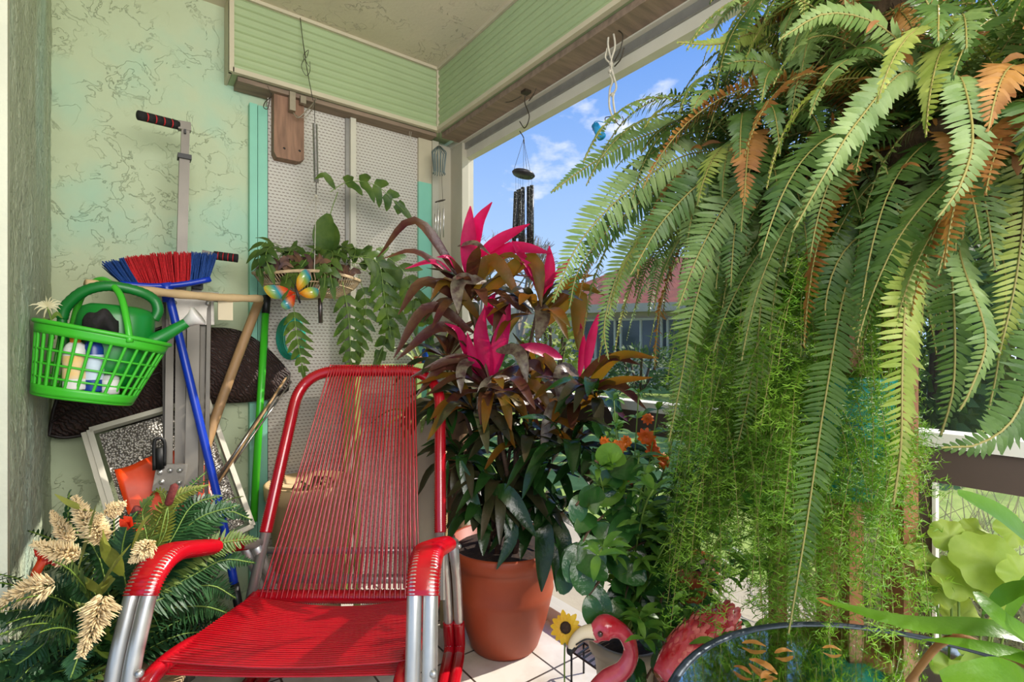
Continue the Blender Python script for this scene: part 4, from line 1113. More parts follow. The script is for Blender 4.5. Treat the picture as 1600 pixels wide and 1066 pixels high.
for x, y, D, n_, L_, kinds in crowns[:13]:
    b = MB(); g = pc + Vector((rr.uniform(-.09, .09), rr.uniform(-.09, .09), .345)); c = P(x, y, D)
    mid = g.lerp(c, .5) + Vector((rr.uniform(-.03, .03), rr.uniform(-.03, .03), 0)) + (g - c) * .1
    mid.z = g.z + (c.z - g.z) * .55
    b.tube(path([g, mid, c], 8), [.0095 - .004 * i / 16 for i in range(17)], 8); b.build('cane', m_cane, CP)

# driftwood log and bamboo pole behind the pot
b = MB(); q = path([P(712, 905, 2.08), P(708, 780, 2.08), P(712, 700, 2.08), P(706, 620, 2.09)], 6); q[0].z = .0
b.tube(q, [.062 + .008 * sin(i * 1.3) for i in range(len(q))], 14)
tag(b.build('driftwood_log', mat('log_bark', (112, 84, 58), .85, 0, .35, 9, .9, 30, stretch=(2, 2, .7))), 'rough brown log standing behind the red chair and terracotta pot', 'log')
b = MB(); b.tube([Vector((P(694, 860, 1.98).x, P(694, 860, 1.98).y, 0)), P(692, 700, 1.98)], .016, 12); tag(b.build('bamboo_stake', mat('bamboo', (172, 150, 104), .5, 0, .1, 12)), 'pale bamboo stake right of the red chair back', 'stake')

# ------------------------------------------------------------------ plant with orange flowers and a glossy vine in a second pot
p2 = P(1074, 948, 1.38); p2.z = 0
VP = thing('vine_plant', p2, 'glossy round-leaved trailing plant in a terracotta pot by the window', 'plant')
pot('pot', p2, [(.0001, .355), (.052, .355), (.055, .362), (.068, .47), (.078, .474), (.082, .51), (.077, .512), (.070, .49), (.0001, .49)], m_terra, None, soil=(.07, .495), parent=VP)
ST = thing('plant_stool', p2, 'small brown wooden stool under the pot of the round-leaved vine', 'stool')
b = MB(); b.lathe([(.0001, .33), (.10, .33), (.105, .342), (.10, .354), (.0001, .354)], p2, 24); b.build('seat', m_stem, ST)
for k in range(3):
    a = k * 2.1 + .3; e = Vector((cos(a), sin(a), 0)); b = MB(); b.tube([p2 + e * .07 + UP * .33, p2 + e * .095], .009, 8); b.build('leg', m_stem, ST)
m_vine = leafmat('vine_leaf', (36, 74, 30), (52, 96, 40), .12, .18); m_vinel = leafmat('vine_leaf_light', (96, 142, 44), (120, 160, 56), .4, .25)
b = MB(); bl = MB(); st = MB(); rr = random.Random(5)
vines = [[(1070, 880), (1040, 850), (1000, 850), (960, 880), (920, 930)], [(1065, 870), (1020, 820), (960, 800), (920, 830), (900, 880)], [(1070, 870), (1050, 900), (1030, 950), (1035, 1010), (1010, 1060)],
         [(1070, 870), (1030, 880), (990, 900), (970, 950)], [(1060, 860), (1010, 780), (960, 740), (930, 720)], [(1060, 860), (1000, 800), (930, 760), (900, 790)],
         [(1075, 870), (1075, 930), (1060, 980), (1035, 1040)], [(1060, 860), (1040, 800), (1010, 790), (985, 830)], [(1060, 860), (960, 860), (910, 860), (880, 900)], [(1060, 860), (1020, 930), (1000, 960), (980, 940)]]
for vi, v in enumerate(vines):
    D0_ = 1.40; pts = path([P(x, y, D0_ - .05 * i + rr.uniform(-.02, .02)) for i, (x, y) in enumerate(v)], 7)
    st.tube(pts, .003, 5)
    for i in range(4, len(pts), 2):
        a = pts[i]; ang = rr.uniform(0, 6.28); d = (RT * cos(ang) + UP * (sin(ang) * .8 - .25) - FW * .5).normalized(); s_ = rr.uniform(.055, .095)
        e = a + d * s_
        if e.x > WX - .03: continue
        (bl if rr.random() < .12 and pts[i].z > .5 else b)
        leaf(bl if (rr.random() < .3 and a.z > .7) else b, [a, a + d * s_ * .5 + UP * .006, e - UP * .01], s_ * rr.uniform(.6, .85), -FW + UP * rr.uniform(.2, 1.2), .18, 'oval', .01, 8)
b.build('leaves', m_vine, VP); bl.build('pale_leaves', m_vinel, VP); st.build('stems', m_stem, VP)

p3 = CR(.33, 1.46, 0)
OP = thing('flowering_plant', p3, 'bushy plant with small orange flowers between cordyline and hanging ferns', 'plant')
pot('pot', p3, [(.0001, .0), (.07, 0), (.095, .22), (.11, .225), (.112, .26), (.1, .262), (.095, .23), (.0001, .23)], mat('beige_plastic_pot', (158, 144, 120), .5), None, soil=(.094, .24), parent=OP)
b = MB(); st = MB(); fl = []
for i in range(110):
    d = Vector((rr.gauss(0, .3), rr.gauss(0, .4), 1)); pts = arch(p3 + Vector((0, 0, .25)), d, rr.uniform(.4, .8), rr.uniform(.3, 1.2), 10)
    q = pts[-1]; q7 = pts[6]
    if max(q.x for q in pts) > WX - .05 or q.dot(RT) / q.dot(FW) * FOC < 130 or q7.dot(RT) / q7.dot(FW) * FOC < 110: continue
    st.tube(pts, .0022, 4)
    for j in range(3, 11):
        for m_ in range(5):
            a = rr.uniform(0, 6.28); dd = Vector((cos(a), sin(a), rr.uniform(-.3, .7))).normalized(); s_ = rr.uniform(.03, .065)
            leaf(b, [pts[j], pts[j] + dd * s_ * .55 + UP * .004, pts[j] + dd * s_ - UP * .006], s_ * .34, UP - FW * .3, .2, 'lance', .01, 5)
b.build('leaves', leafmat('flower_plant_leaf', (52, 98, 30), (104, 142, 52), .35, .4), OP); st.build('stems', m_gstem, OP)
m_or = leafmat('orange_petal', (206, 78, 12), (220, 112, 22), .3, .5)
for x, y, s_ in ((987, 785, 13), (1020, 705, 11), (965, 700, 12), (972, 725, 10), (1003, 745, 12), (1050, 792, 9), (995, 758, 10), (978, 690, 9), (1010, 682, 13), (985, 748, 9), (1012, 655, 9), (1035, 720, 12), (1018, 692, 8), (958, 735, 9), (945, 690, 8), (1058, 800, 7), (1000, 770, 7)):
    fb = MB(); c = P(x, y, 1.36 + rr.uniform(-.06, .03)); r = s_ / FOC * 1.4; N = (-FW + UP * rr.uniform(-.3, .6) + RT * rr.uniform(-.5, .5)).normalized(); u = N.orthogonal().normalized()
    for k in range(9):
        d = Matrix.Rotation(2 * pi * k / 9, 3, N) @ u; leaf(fb, [c, c + d * r * .6 + N * r * .3, c + d * r * 1.1], r * .6, N, .1, 'oval', 0, 4)
    fb.ball(c, r * .22, 8); fb.build('flower', m_or, OP)

# ------------------------------------------------------------------ Boston ferns in hanging baskets by the window
hair = mat('coir_basket', (74, 56, 34), .9, 0, .35, 40, .8, 120)
def in_way(pts, near=.36):
    for q in pts:
        d = q - Vector((0, 0, EYE)); D = d.dot(FW)
        if D < near or q.x > WX - .03 or q.z > VZ - .03 and q.x > VX - .05: return True
    return False
def boston(crown, seed, n, label, L0=(.4, .72), extra=(), skip=None):
    rr = random.Random(seed); c = Vector(crown)
    T = thing('hanging_fern', c - UP * .16, label, 'fern', None)
    b = MB(); b.lathe([(.0001, -.15), (.07, -.14), (.115, -.07), (.13, .0), (.125, .01), (.0001, .0)], c, 24)
    for i in range(500):
        a = rr.uniform(0, 6.28); z = rr.uniform(-.14, 0); r = .128 * (1 - (z / .16) ** 2 * .5); p = c + Vector((cos(a) * r, sin(a) * r, z)); b.tube([p, p + Vector((rr.uniform(-.02, .02), rr.uniform(-.02, .02), -rr.uniform(.01, .05)))], .0006, 3, cap=False)
    b.build('coir_pot', hair, T)
    b = MB(); top = c + UP * (VZ - .024 - c.z)
    for k in range(3):
        a = k * 2.1 + .4; b.tube([c + Vector((cos(a) * .125, sin(a) * .125, 0)), c + UP * .42, top], .0015, 4)
    b.build('hanger_wire', m_wire, T)
    mats = [m_fern, m_fernd, m_ferny, m_dry]
    made = 0; tries = 0
    while made < n and tries < n * 5:
        tries += 1
        az = rr.uniform(0, 2 * pi); el = rr.choice([rr.uniform(-.2, .5), rr.uniform(.4, 1.25)])
        d = Vector((cos(az) * cos(el), sin(az) * cos(el), sin(el)))
        toward = -d.dot(FW)
        L_ = rr.uniform(*L0) * (1 - .35 * max(0, toward))
        pts = arch(c + d * .04 + Vector((rr.uniform(-.05, .05), rr.uniform(-.05, .05), 0)), d, L_, rr.uniform(1.7, 3.2), 16, rr, .02)
        if in_way(pts) or (skip and skip(pts)): continue
        r_ = rr.random(); mm = mats[0] if r_ < .42 else mats[1] if r_ < .78 else mats[2] if r_ < .9 else mats[3]
        b = MB(); hint = Vector((d.x * .4, d.y * .4, 1)) + Vector((rr.uniform(-.5, .5), rr.uniform(-.5, .5), 0))
        fern_frond(b, pts, rr.uniform(.055, .085), hint, rr, int(L_ * 122), rr.uniform(.62, .8), rr.uniform(.1, .5))
        b.build('frond', [mm, m_rachis], T); made += 1
    b = MB()
    for i in range(150):
        a = rr.uniform(0, 6.28); r = rr.uniform(.02, .24); p = c + Vector((cos(a) * r, sin(a) * r, rr.uniform(-.12, .16))); d = Vector((rr.gauss(0, 1), rr.gauss(0, 1), rr.gauss(-.3, .8))).normalized() * rr.uniform(.02, .045)
        if (p + d).x < WX - .03: leaf(b, [p, p + d * .5 + UP * .006, p + d], rr.uniform(.008, .018), -FW, .3, 'lance', .05, 5)
    tag(b.build('dry_leaf_bits', m_dry, T), None, None, None, 'stuff')
    for pts, W, mi in extra:
        b = MB(); q = path([P(*p) for p in pts], 6); L_ = sum((q[i + 1] - q[i]).length for i in range(len(q) - 1))
        fern_frond(b, q, W, -FW + UP * .25 + RT * rr.uniform(-.3, .3), rr, int(L_ * 118), .74, rr.uniform(.08, .25), .0016)
        b.build('frond', [mats[mi], m_rachis], T)
    return T
heroA = [([(1190, 215, 1.2), (1100, 190, 1.15), (1000, 215, 1.12), (915, 262, 1.1), (862, 300, 1.08)], .085, 0),
         ([(1190, 240, 1.2), (1080, 240, 1.1), (980, 300, 1.05), (905, 380, 1.02), (865, 470, 1.0)], .115, 0),
         ([(1200, 260, 1.2), (1120, 270, 1.02), (1040, 340, .98), (985, 430, .95)], .105, 1),
         ([(1210, 260, 1.15), (1150, 300, .98), (1095, 390, .95), (1060, 480, .94)], .10, 0),
         ([(1215, 290, 1.15), (1195, 380, .98), (1185, 520, .96), (1165, 640, .98), (1150, 705, 1.0)], .105, 0),
         ([(1190, 300, 1.15), (1120, 380, 1.0), (1085, 480, .98), (1065, 590, 1.0), (1045, 690, 1.02)], .09, 0),
         ([(1180, 270, 1.2), (1060, 330, 1.1), (980, 400, 1.08), (945, 500, 1.08), (950, 560, 1.08)], .08, 0),
         ([(1200, 260, 1.15), (1150, 330, 1.05), (1130, 480, 1.02), (1110, 620, 1.03)], .08, 1),
         ([(1185, 250, 1.2), (1060, 280, 1.12), (960, 350, 1.1), (905, 420, 1.1), (890, 480, 1.1)], .085, 1),
         ([(1260, 200, 1.1), (1200, 60, 1.05), (1120, 70, 1.0), (1060, 66, 1.0)], .075, 2),
         ([(1260, 200, 1.1), (1210, 110, 1.0), (1160, 95, .97), (1110, 110, .95)], .075, 0)]
boston(P(1215, 290, 1.14), 11, 88, 'hanging fern nearest the wind chime, its fronds spread before the sky', (.38, .62), heroA, skip=lambda pts: any((q - Vector((0, 0, EYE))).dot(RT) / max(.1, q.dot(FW)) * FOC + 800 < 900 for q in pts))
heroB = [([(1400, 330, .9), (1330, 420, .84), (1290, 620, .8), (1260, 820, .77), (1232, 990, .75)], .075, 1),
         ([(1640, 420, .75), (1600, 620, .66), (1540, 690, .62), (1470, 700, .62)], .085, 1),
         ([(1400, 300, .95), (1350, 360, .92), (1335, 450, .9), (1345, 540, .9)], .08, 2),
         ([(1520, 300, .85), (1570, 420, .78), (1560, 560, .76), (1545, 640, .76)], .08, 1),
         ([(1470, 180, .85), (1420, 110, .75), (1340, 190, .70), (1290, 270, .68), (1240, 360, .70)], .062, 0),
         ([(1480, 150, .85), (1500, 120, .7), (1520, 210, .64), (1500, 290, .62), (1465, 340, .62)], .07, 0),
         ([(1450, 300, .85), (1420, 420, .75), (1410, 560, .70), (1408, 690, .68), (1396, 785, .68)], .085, 2),
         ([(1490, 300, .85), (1500, 400, .75), (1540, 520, .68), (1520, 600, .66), (1500, 640, .66)], .07, 0),
         ([(1470, 320, .85), (1480, 380, .78), (1490, 470, .74), (1490, 600, .72), (1470, 680, .72)], .075, 1),
         ([(1440, 320, .9), (1330, 380, .85), (1290, 470, .83), (1300, 560, .83)], .07, 1),
         ([(1470, 250, .85), (1560, 180, .75), (1600, 260, .72), (1590, 420, .70), (1560, 560, .70)], .08, 2),
         ([(1480, 200, .85), (1400, 60, .8), (1300, 20, .78), (1220, 60, .78)], .07, 0),
         ([(1480, 200, .85), (1460, 30, .8), (1400, -40, .78), (1330, 0, .78)], .07, 1),
         ([(1480, 200, .85), (1560, 60, .8), (1600, 20, .78), (1650, 60, .78)], .07, 0)]
boston(P(1470, 230, .9), 12, 88, 'large hanging fern at the upper right, closest to the camera', (.34, .58), heroB)
boston(P(1680, 230, .8), 15, 80, 'hanging fern at the top right corner, partly out of view', (.34, .55))
boston(P(1340, 40, 1.04), 17, 90, 'hanging fern highest under the beam, above the two big ferns', (.25, .46))

# asparagus fern on a wooden stand with a teal pot
SD = thing('plant_stand', CR(.68, 1.08, 0), 'brown wooden plant stand hidden behind the trailing asparagus fern', 'plant stand')
m_stand = mat('brown_stand_wood', (140, 92, 54), .6, 0, .15, 7, .3, 40, stretch=(4, 4, .6))
b = MB(); s0 = []
for x, D in ((1215, 1.2), (1292, 1.12), (1405, 1.0), (1330, 1.02)):
    t = P(x, 440, D); s0.append(t); b = MB(); b.bar(Vector((t.x, t.y, 0)), t, .06 if x == 1405 else .032, .028, RT); b.build('stand_post', m_stand, SD)
b = MB(); b.bar(s0[0] - RT * .05, s0[2] + RT * .08, .05, .028)
zz = .78
b.build('cross_board', m_stand, SD); b = MB()
b.bbox((min(q.x for q in s0), min(q.y for q in s0), zz - .02), (max(q.x for q in s0), max(q.y for q in s0), zz))
b.build('shelf_board', m_stand, SD)
TPc = P(1320, 560, 1.05); TPc.z = zz
b = MB(); b.lathe([(.0001, 0), (.055, 0), (.075, .05), (.088, .14), (.084, .22), (.092, .24), (.086, .245), (.078, .215), (.0001, .21)], TPc, 28)
AF = thing('asparagus_fern', TPc, 'feathery asparagus fern trailing from a teal pot on the wooden stand', 'fern')
b.build('pot', mat('teal_glazed_pot', (22, 128, 110), .25, 0, .2, 30, .3, 90), AF)
rr = random.Random(31); b = MB(); n_ = 0
def spr(p0, d, L_, dr, sz=.013):
    pts = arch(p0, d, L_, dr, 12, rr, .06)
    if in_way(pts, .6): return False
    if any(q.z < .06 for q in pts): return False
    q = pts[-1]; D = q.dot(FW); px = 800 + q.dot(RT) / D * FOC
    if px < 1040 or px > 1455: return False
    spray(b, pts, rr, 46, sz); return True
tries = 0
while n_ < 420 and tries < 4000:
    tries += 1
    src = rr.choice([TPc + UP * .24, P(1210, 430, 1.18), P(1130, 620, 1.22), P(1150, 470, 1.2), P(1380, 700, 1.0), P(1300, 430, 1.05), P(1250, 600, 1.12), P(1180, 760, 1.2)]) + Vector((rr.uniform(-.08, .08), rr.uniform(-.08, .08), rr.uniform(-.03, .03)))
    az = rr.uniform(0, 6.28); el = rr.uniform(-.3, .7)
    if spr(src, Vector((cos(az) * cos(el), sin(az) * cos(el), sin(el))), rr.uniform(.25, .55), rr.uniform(2.0, 3.6), .015): n_ += 1
b.build('trailing_sprays', [m_aspa, m_rachis], AF)

# small second feathery plant low beside the vine
q0 = P(1165, 960, 1.25); q0.z = 0
LP = thing('asparagus_fern', q0, 'low bright green asparagus fern beside the glass table', 'fern')
pot('pot', q0, [(.0001, 0), (.07, 0), (.095, .24), (.105, .245), (.105, .28), (.095, .28), (.0001, .25)], mat('cream_pot', (196, 180, 150), .6, 0, .1, 9), None, parent=LP)
b = MB(); n_ = 0
while n_ < 110:
    az = rr.uniform(0, 6.28); el = rr.uniform(.3, 1.3); n_ += 1
    spr(q0 + UP * .27, Vector((cos(az) * cos(el), sin(az) * cos(el), sin(el))), rr.uniform(.2, .42), rr.uniform(1.2, 2.6), .013)
b.build('sprays', [leafmat('bright_asparagus', (116, 164, 34), (156, 190, 60), .5, .5), m_rachis], LP)
# ------------------------------------------------------------------ artificial arrangement in the left corner
ac_ = CR(-.955, 1.22, 0)
AR = thing('artificial_arrangement', ac_, 'artificial fern arrangement with cream plumes in the bottom left corner', 'flower arrangement')
b = MB(); b.lathe([(.0001, 0), (.09, 0), (.12, .1), (.135, .24), (.15, .26), (.148, .27), (.13, .265), (.0001, .25)], ac_, 28); b.build('basket_pot', m_wk, AR)
m_silk = leafmat('silk_fern', (24, 58, 32), (48, 86, 46), .15, .45); m_silkl = leafmat('silk_fern_light', (76, 104, 44), (110, 128, 62), .25, .5); m_limeleaf = leafmat('lime_silk_leaf', (112, 120, 44), (146, 150, 70), .3, .5)
rr = random.Random(41); c0 = ac_ + UP * .30
def ok_l(pts):
    for q in pts:
        D = q.dot(FW) ; r = q.dot(RT)
        if q.x < LX + .015 and q.y > 1.45: return False
        if q.z < .03 or D < .55 or q.y > 1.95: return False
        if r > -.86 and D < 1.6 and D > .95 and q.z < .7 and D < 1.2: return False
        if r > -.80 and D > 1.0: return False
    return True
n_ = 0; tries = 0
while n_ < 84 and tries < 3000:
    tries += 1
    az = rr.uniform(0, 6.28); el = rr.uniform(0, 1.25); d = Vector((cos(az) * cos(el), sin(az) * cos(el), sin(el)))
    L_ = rr.uniform(.3, .5); pts = arch(c0 + d * .05, d, L_, rr.uniform(.8, 2.0), 12, rr, .02)
    if not ok_l(pts): continue
    n_ += 1; b = MB()
    if rr.random() < .75: fern_frond(b, pts, rr.uniform(.08, .115), UP * .6 - FW * rr.uniform(.3, 1.2) + RT * rr.uniform(-.4, .4), rr, int(L_ * 85), .85, .15, .0016, .4)
    else: fern_frond(b, pts, rr.uniform(.08, .11), UP * .6 - FW, rr, int(L_ * 80), .8, .2, .0014, .4)
    b.build('frond', [m_silk if rr.random() < .75 else m_silkl, m_gstem], AR)
def pf(pts, W, m_, pairs=36):
    b = MB(); q = path([P(*p) for p in pts], 6); fern_frond(b, q, W * .8, -FW + UP * .5, rr, pairs, 1.1, .12, .0018, .45); b.build('frond', [m_, m_gstem], AR)
pf([(215, 930, 1.25), (260, 860, 1.3), (310, 810, 1.35), (372, 790, 1.4)], .16, m_silk); pf([(220, 930, 1.25), (280, 880, 1.3), (340, 850, 1.35), (402, 842, 1.4)], .13, m_silkl)
pf([(210, 900, 1.25), (240, 830, 1.3), (270, 780, 1.35), (325, 758, 1.38)], .09, m_limeleaf); pf([(220, 950, 1.22), (280, 925, 1.28), (330, 915, 1.34), (368, 935, 1.36)], .14, m_silk)
pf([(225, 920, 1.25), (290, 850, 1.32), (350, 800, 1.38), (392, 812, 1.4)], .13, m_silk); pf([(225, 910, 1.25), (270, 840, 1.3), (300, 790, 1.36), (345, 775, 1.4)], .12, m_silk); pf([(215, 905, 1.22), (230, 850, 1.24), (222, 800, 1.26), (240, 775, 1.26)], .1, m_silkl); pf([(225, 940, 1.24), (300, 900, 1.3), (350, 875, 1.36), (398, 880, 1.4)], .11, m_silk)
pf([(200, 930, 1.2), (190, 870, 1.2), (200, 820, 1.2), (215, 800, 1.2)], .1, m_silk); pf([(220, 960, 1.2), (270, 950, 1.28), (320, 948, 1.34), (360, 960, 1.38)], .13, m_silk); pf([(200, 920, 1.2), (255, 840, 1.25), (262, 790, 1.28), (250, 765, 1.28), (235, 775, 1.28)], .06, m_limeleaf)
pf([(170, 930, 1.2), (150, 860, 1.2), (108, 820, 1.2), (108, 770, 1.2)], .06, m_silk, 20); pf([(150, 930, 1.15), (90, 850, 1.2), (45, 830, 1.22)], .1, m_silk, 20)
pf([(150, 960, 1.1), (90, 990, 1.05), (40, 1030, 1.0), (5, 1050, .98)], .13, m_silk); pf([(160, 970, 1.1), (130, 1010, 1.0), (110, 1060, .95)], .12, m_silk); pf([(140, 950, 1.12), (80, 930, 1.08), (20, 950, 1.05)], .12, m_silk)
b = MB()
for x0, y0, x1, y1, x2, y2, W in ((140, 950, 70, 985, 22, 1038, 40), (150, 955, 95, 960, 60, 985, 34), (190, 900, 170, 850, 160, 828, 40), (120, 900, 135, 850, 150, 790, 20), (150, 930, 175, 890, 205, 850, 16), (120, 900, 150, 920, 160, 930, 14), (150, 800, 115, 790, 85, 772, 12), (205, 860, 225, 820, 235, 805, 26), (170, 900, 165, 920, 180, 905, 30)):
    leaf(b, [P(x0, y0, 1.12), P(x1, y1, 1.08), P(x2, y2, 1.05)], W / FOC * 1.08, -FW + UP, .2, 'lance', .01, 10)
b.build('lime_leaves', m_limeleaf, AR)
m_plume = mat('cream_plume', (232, 208, 160), .8, 0, .1, 60, trans=.2)
def plume(pts, R):
    b = MB(); q = path([P(*p) for p in pts], 8); k = len(q)
    for i in range(k):
        t = i / (k - 1); r = R * .85 * (1 - .75 * t) * min(1, .5 + t * 3)
        ax = (q[min(i + 1, k - 1)] - q[max(0, i - 1)]).normalized()
        for j in range(30):
            a = rr.uniform(0, 6.28); o = Matrix.Rotation(a, 3, ax) @ ax.orthogonal().normalized(); f = rr.uniform(.3, 1)
            c = q[i] + o * r * f * .5 + ax * rr.uniform(-.006, .006); e = c + (o + ax * .5).normalized() * r * rr.uniform(.4, .9)
            b.tube([c, c.lerp(e, .5), e], [.0009, .0017, .0005], 5)
    b.build('plume', m_plume, AR)
plume([(150, 840, 1.1), (130, 805, 1.1), (118, 780, 1.1)], .036); plume([(160, 845, 1.1), (150, 825, 1.08), (155, 808, 1.08)], .034); plume([(110, 845, 1.14), (92, 820, 1.14), (82, 802, 1.14)], .026)
plume([(120, 868, 1.05), (90, 862, 1.03), (55, 850, 1.02)], .036); plume([(80, 915, 1.0), (40, 925, .98), (-6, 950, .96)], .042); plume([(160, 935, 1.0), (150, 970, .98), (128, 1022, .96)], .044)
plume([(235, 850, 1.1), (222, 862, 1.08), (208, 875, 1.08)], .032); plume([(170, 800, 1.12), (180, 795, 1.12), (192, 788, 1.12)], .026)
m_cat = mat('cattail_brown', (104, 40, 36), .85, 0, .2, 80, .5, 150)
for x0, y0, x1, y1 in ((262, 790, 274, 756), (208, 806, 216, 792), (150, 880, 160, 868)):
    b = MB(); a, c = P(x0, y0, 1.25), P(x1, y1, 1.25); b.tube([a, a.lerp(c, .1), a.lerp(c, .9), c], [.004, .009, .009, .003], 10); b.mi = 1; b.tube([P(x0 - 20, y0 + 80, 1.24), a], .0015, 5); b.build('cattail', [m_cat, m_gstem], AR)
b = MB()
for x, y in ((198, 822), (64, 866), (80, 880)):
    for j in range(5): leaf(b, [P(x, y, 1.12), P(x + rr.uniform(-8, 8), y + rr.uniform(-10, 6), 1.1), P(x + rr.uniform(-16, 16), y + rr.uniform(-16, 8), 1.1)], .02, -FW, .2, 'oval', 0, 4)
b.build('red_petals', leafmat('red_silk', (200, 30, 26), (226, 60, 30), .3, .5), AR)
b = MB(); rb = path([P(62, 852, 1.12), P(66, 875, 1.1), P(56, 900, 1.1), P(48, 915, 1.1)], 6)
b.sheet(lambda u, v: rb[int(round(u * (len(rb) - 1)))] + RT * (.022 * (v - .5)) + FW * (.004 * sin(u * 9)), len(rb) - 1, 2, .001); b.build('orange_ribbon', mat('orange_ribbon', (226, 72, 24), .4), AR)

# white spidery flower at the basket edge
b = MB(); fc = QY(74, 480, 1.74)
for i in range(15):
    a = 2 * pi * i / 15; d = Vector((cos(a), -.2 + rr.uniform(-.2, .2), sin(a) * .8 + .3)).normalized(); e = fc + d * rr.uniform(.02, .036)
    leaf(b, [fc, fc.lerp(e, .6) + UP * .004, e - UP * .004], .006, -FW, .1, 'strap', 0, 4)
FL = thing('silk_flower', QY(80, 510, 1.74), 'cream spidery silk flower at the left end of the lime basket', 'flower'); b.build('petals', mat('cream_petal', (222, 214, 176), .6, trans=.2), FL)
b = MB(); b.tube(path([fc, QY(80, 500, 1.74), QY(85, 530, 1.75)], 5), .002, 5); leaf(b, [QY(80, 500, 1.74), QY(90, 490, 1.73), QY(98, 498, 1.73)], .012, -FW); leaf(b, [QY(78, 500, 1.74), QY(70, 498, 1.73), QY(66, 505, 1.73)], .012, -FW); b.build('stem', m_gstem, FL)

# ------------------------------------------------------------------ cream tub, urn, lime stand, bottles behind the chair
tb = CR((478 - 800) / FOC * 2.05, 2.05, 0); tb.y = min(tb.y, 2.07)
TB = tag(None or thing('planter_tub', tb, 'large cream planter tub behind the left side of the red chair', 'planter'))
b = MB(); b.lathe([(.0001, 0), (.10, 0), (.11, .02), (.15, .5), (.165, .51), (.168, .56), (.158, .565), (.15, .53), (.0001, .5)], tb, 36); b.build('tub', mat('cream_tub', (190, 162, 118), .55, 0, .06, 5), TB)
b = MB()
for i in range(9):
    a = rr.uniform(0, 6.28); d = Vector((cos(a) * .8, sin(a) * .8, 1)); leaf(b, arch(tb + UP * .53, d, rr.uniform(.1, .2), 2.6, 8)[::4], .02, UP, .2)
b.build('leaves', m_dgreen, TB)
ub = CR((668 - 800) / FOC * 2.15, 2.15, 0)
UR = thing('planter_urn', ub, 'tall pale planter behind the right side of the red chair', 'planter'); UR.location = ub
b = MB(); b.lathe([(.0001, 0), (.085, 0), (.09, .03), (.062, .08), (.08, .2), (.105, .75), (.118, .76), (.118, .79), (.108, .79), (.10, .76), (.0001, .74)], ub, 30); b.build('urn', mat('pale_urn', (196, 184, 160), .6, 0, .07, 6), UR)
b = MB(); b2 = MB()
for i in range(22):
    a = rr.uniform(0, 6.28); d = Vector((cos(a) * .9, sin(a) * .9 , 1)); pts = arch(ub + UP * .76, d, rr.uniform(.22, .34), rr.uniform(1.6, 2.6), 8)
    if pts[-1].y > 2.18 or pts[4].y > 2.2 or pts[-1].x > 1.28: continue
    leaf(b if i % 2 else b2, pts[::4], .028, UP - FW * .3, .25, 'strap', 0, 8)
b.build('leaves', m_vine, UR); b2.build('variegated_leaves', leafmat('spider_leaf', (150, 176, 92), (206, 214, 160), .4, .4, 60), UR)
m_ls = mat('lime_paint', (178, 204, 116), .5, 0, .05, 8)
a, c = QY(545, 574, 2.12), QY(668, 577, 2.12)
LS = thing('plant_bench', Vector(((a.x + c.x) / 2, 2.13, 0)), 'narrow lime green bench standing behind the top of the red chair', 'bench')
b = MB(); b.bbox((a.x, 2.05, a.z - .018), (c.x, 2.2, a.z)); b.bbox((a.x, 2.05, a.z + .0), (c.x, 2.06, a.z + .012)); b.build('bench_top', m_ls, LS)
for x in (a.x + .015, c.x - .015):
    for y in (2.065, 2.185):
        b = MB(); b.bbox((x - .011, y - .011, 0), (x + .011, y + .011, a.z - .018)); b.build('leg', m_ls, LS)
def sbottle(base, s_, label):
    T = thing('blue_bottle', base, label, 'bottle'); b = MB(); b.lathe([(.0001, 0), (.017 * s_, 0), (.019 * s_, .01), (.019 * s_, .075 * s_), (.008 * s_, .09 * s_)], base, 16); b.build('bottle_body', mat('cobalt_blue', (16, 70, 168), .2, 0, .05, 9), T)
    b = MB(); b.lathe([(.009 * s_, .088 * s_), (.010 * s_, .105 * s_), (.004 * s_, .108 * s_), (.003 * s_, .13 * s_)], base, 12, close=True); b.build('cap', m_chrome, T)
sbottle(Vector((c.x - .01, 2.12, a.z)), .95, 'small cobalt blue bottle standing on the lime green bench')
q = QX(822, 560, 1.335); q.z = .905; q.x = 1.365
sbottle(q, 1.0, 'cobalt blue bottle on the window rail behind the cordyline')
b = MB(); s0_ = a + Vector((.02, .04, .0))
for x0, y0, x1, y1, x2, y2 in ((655, 575, 640, 545, 628, 530), (650, 575, 645, 560, 610, 540), (660, 575, 665, 540, 690, 520), (668, 575, 690, 545, 705, 510), (672, 575, 700, 540, 728, 530), (674, 578, 690, 560, 730, 560), (664, 575, 655, 555, 640, 520)):
    leaf(b, [QY(x0, y0, 2.13), QY(x1, y1, 2.11), QY(x2, y2, 2.09)], .022, -FW + UP, .25, 'strap', 0, 8)
SPD = thing('spider_plant', QY(664, 577, 2.13), 'small striped spider plant at the right end of the lime green bench', 'plant'); b.build('leaves', MATS['spider_leaf'], SPD)
pot('pot', Vector((c.x - .05, 2.13, a.z)), [(.0001, 0), (.02, 0), (.027, .04), (.024, .042), (.0001, .035)], m_terra, None, parent=SPD)
b = MB(); hc = QY(455, 528, 2.2)
for k in range(5):
    b.tube([hc + Vector((cos(2 * pi * i / 24) * (.036 + k * .004), -.03 + k * .008, sin(2 * pi * i / 24) * (.07 + .004 * k))) for i in range(24)], .0065, 6, closed=True)
HC = tag(b.build('hose_coil', mat('teal_hose', (26, 148, 128), .35, 0, .2, 9, col2=(30, 110, 60))), 'small coil of teal garden hose hung on the perforated shutter below the tray', 'hose')

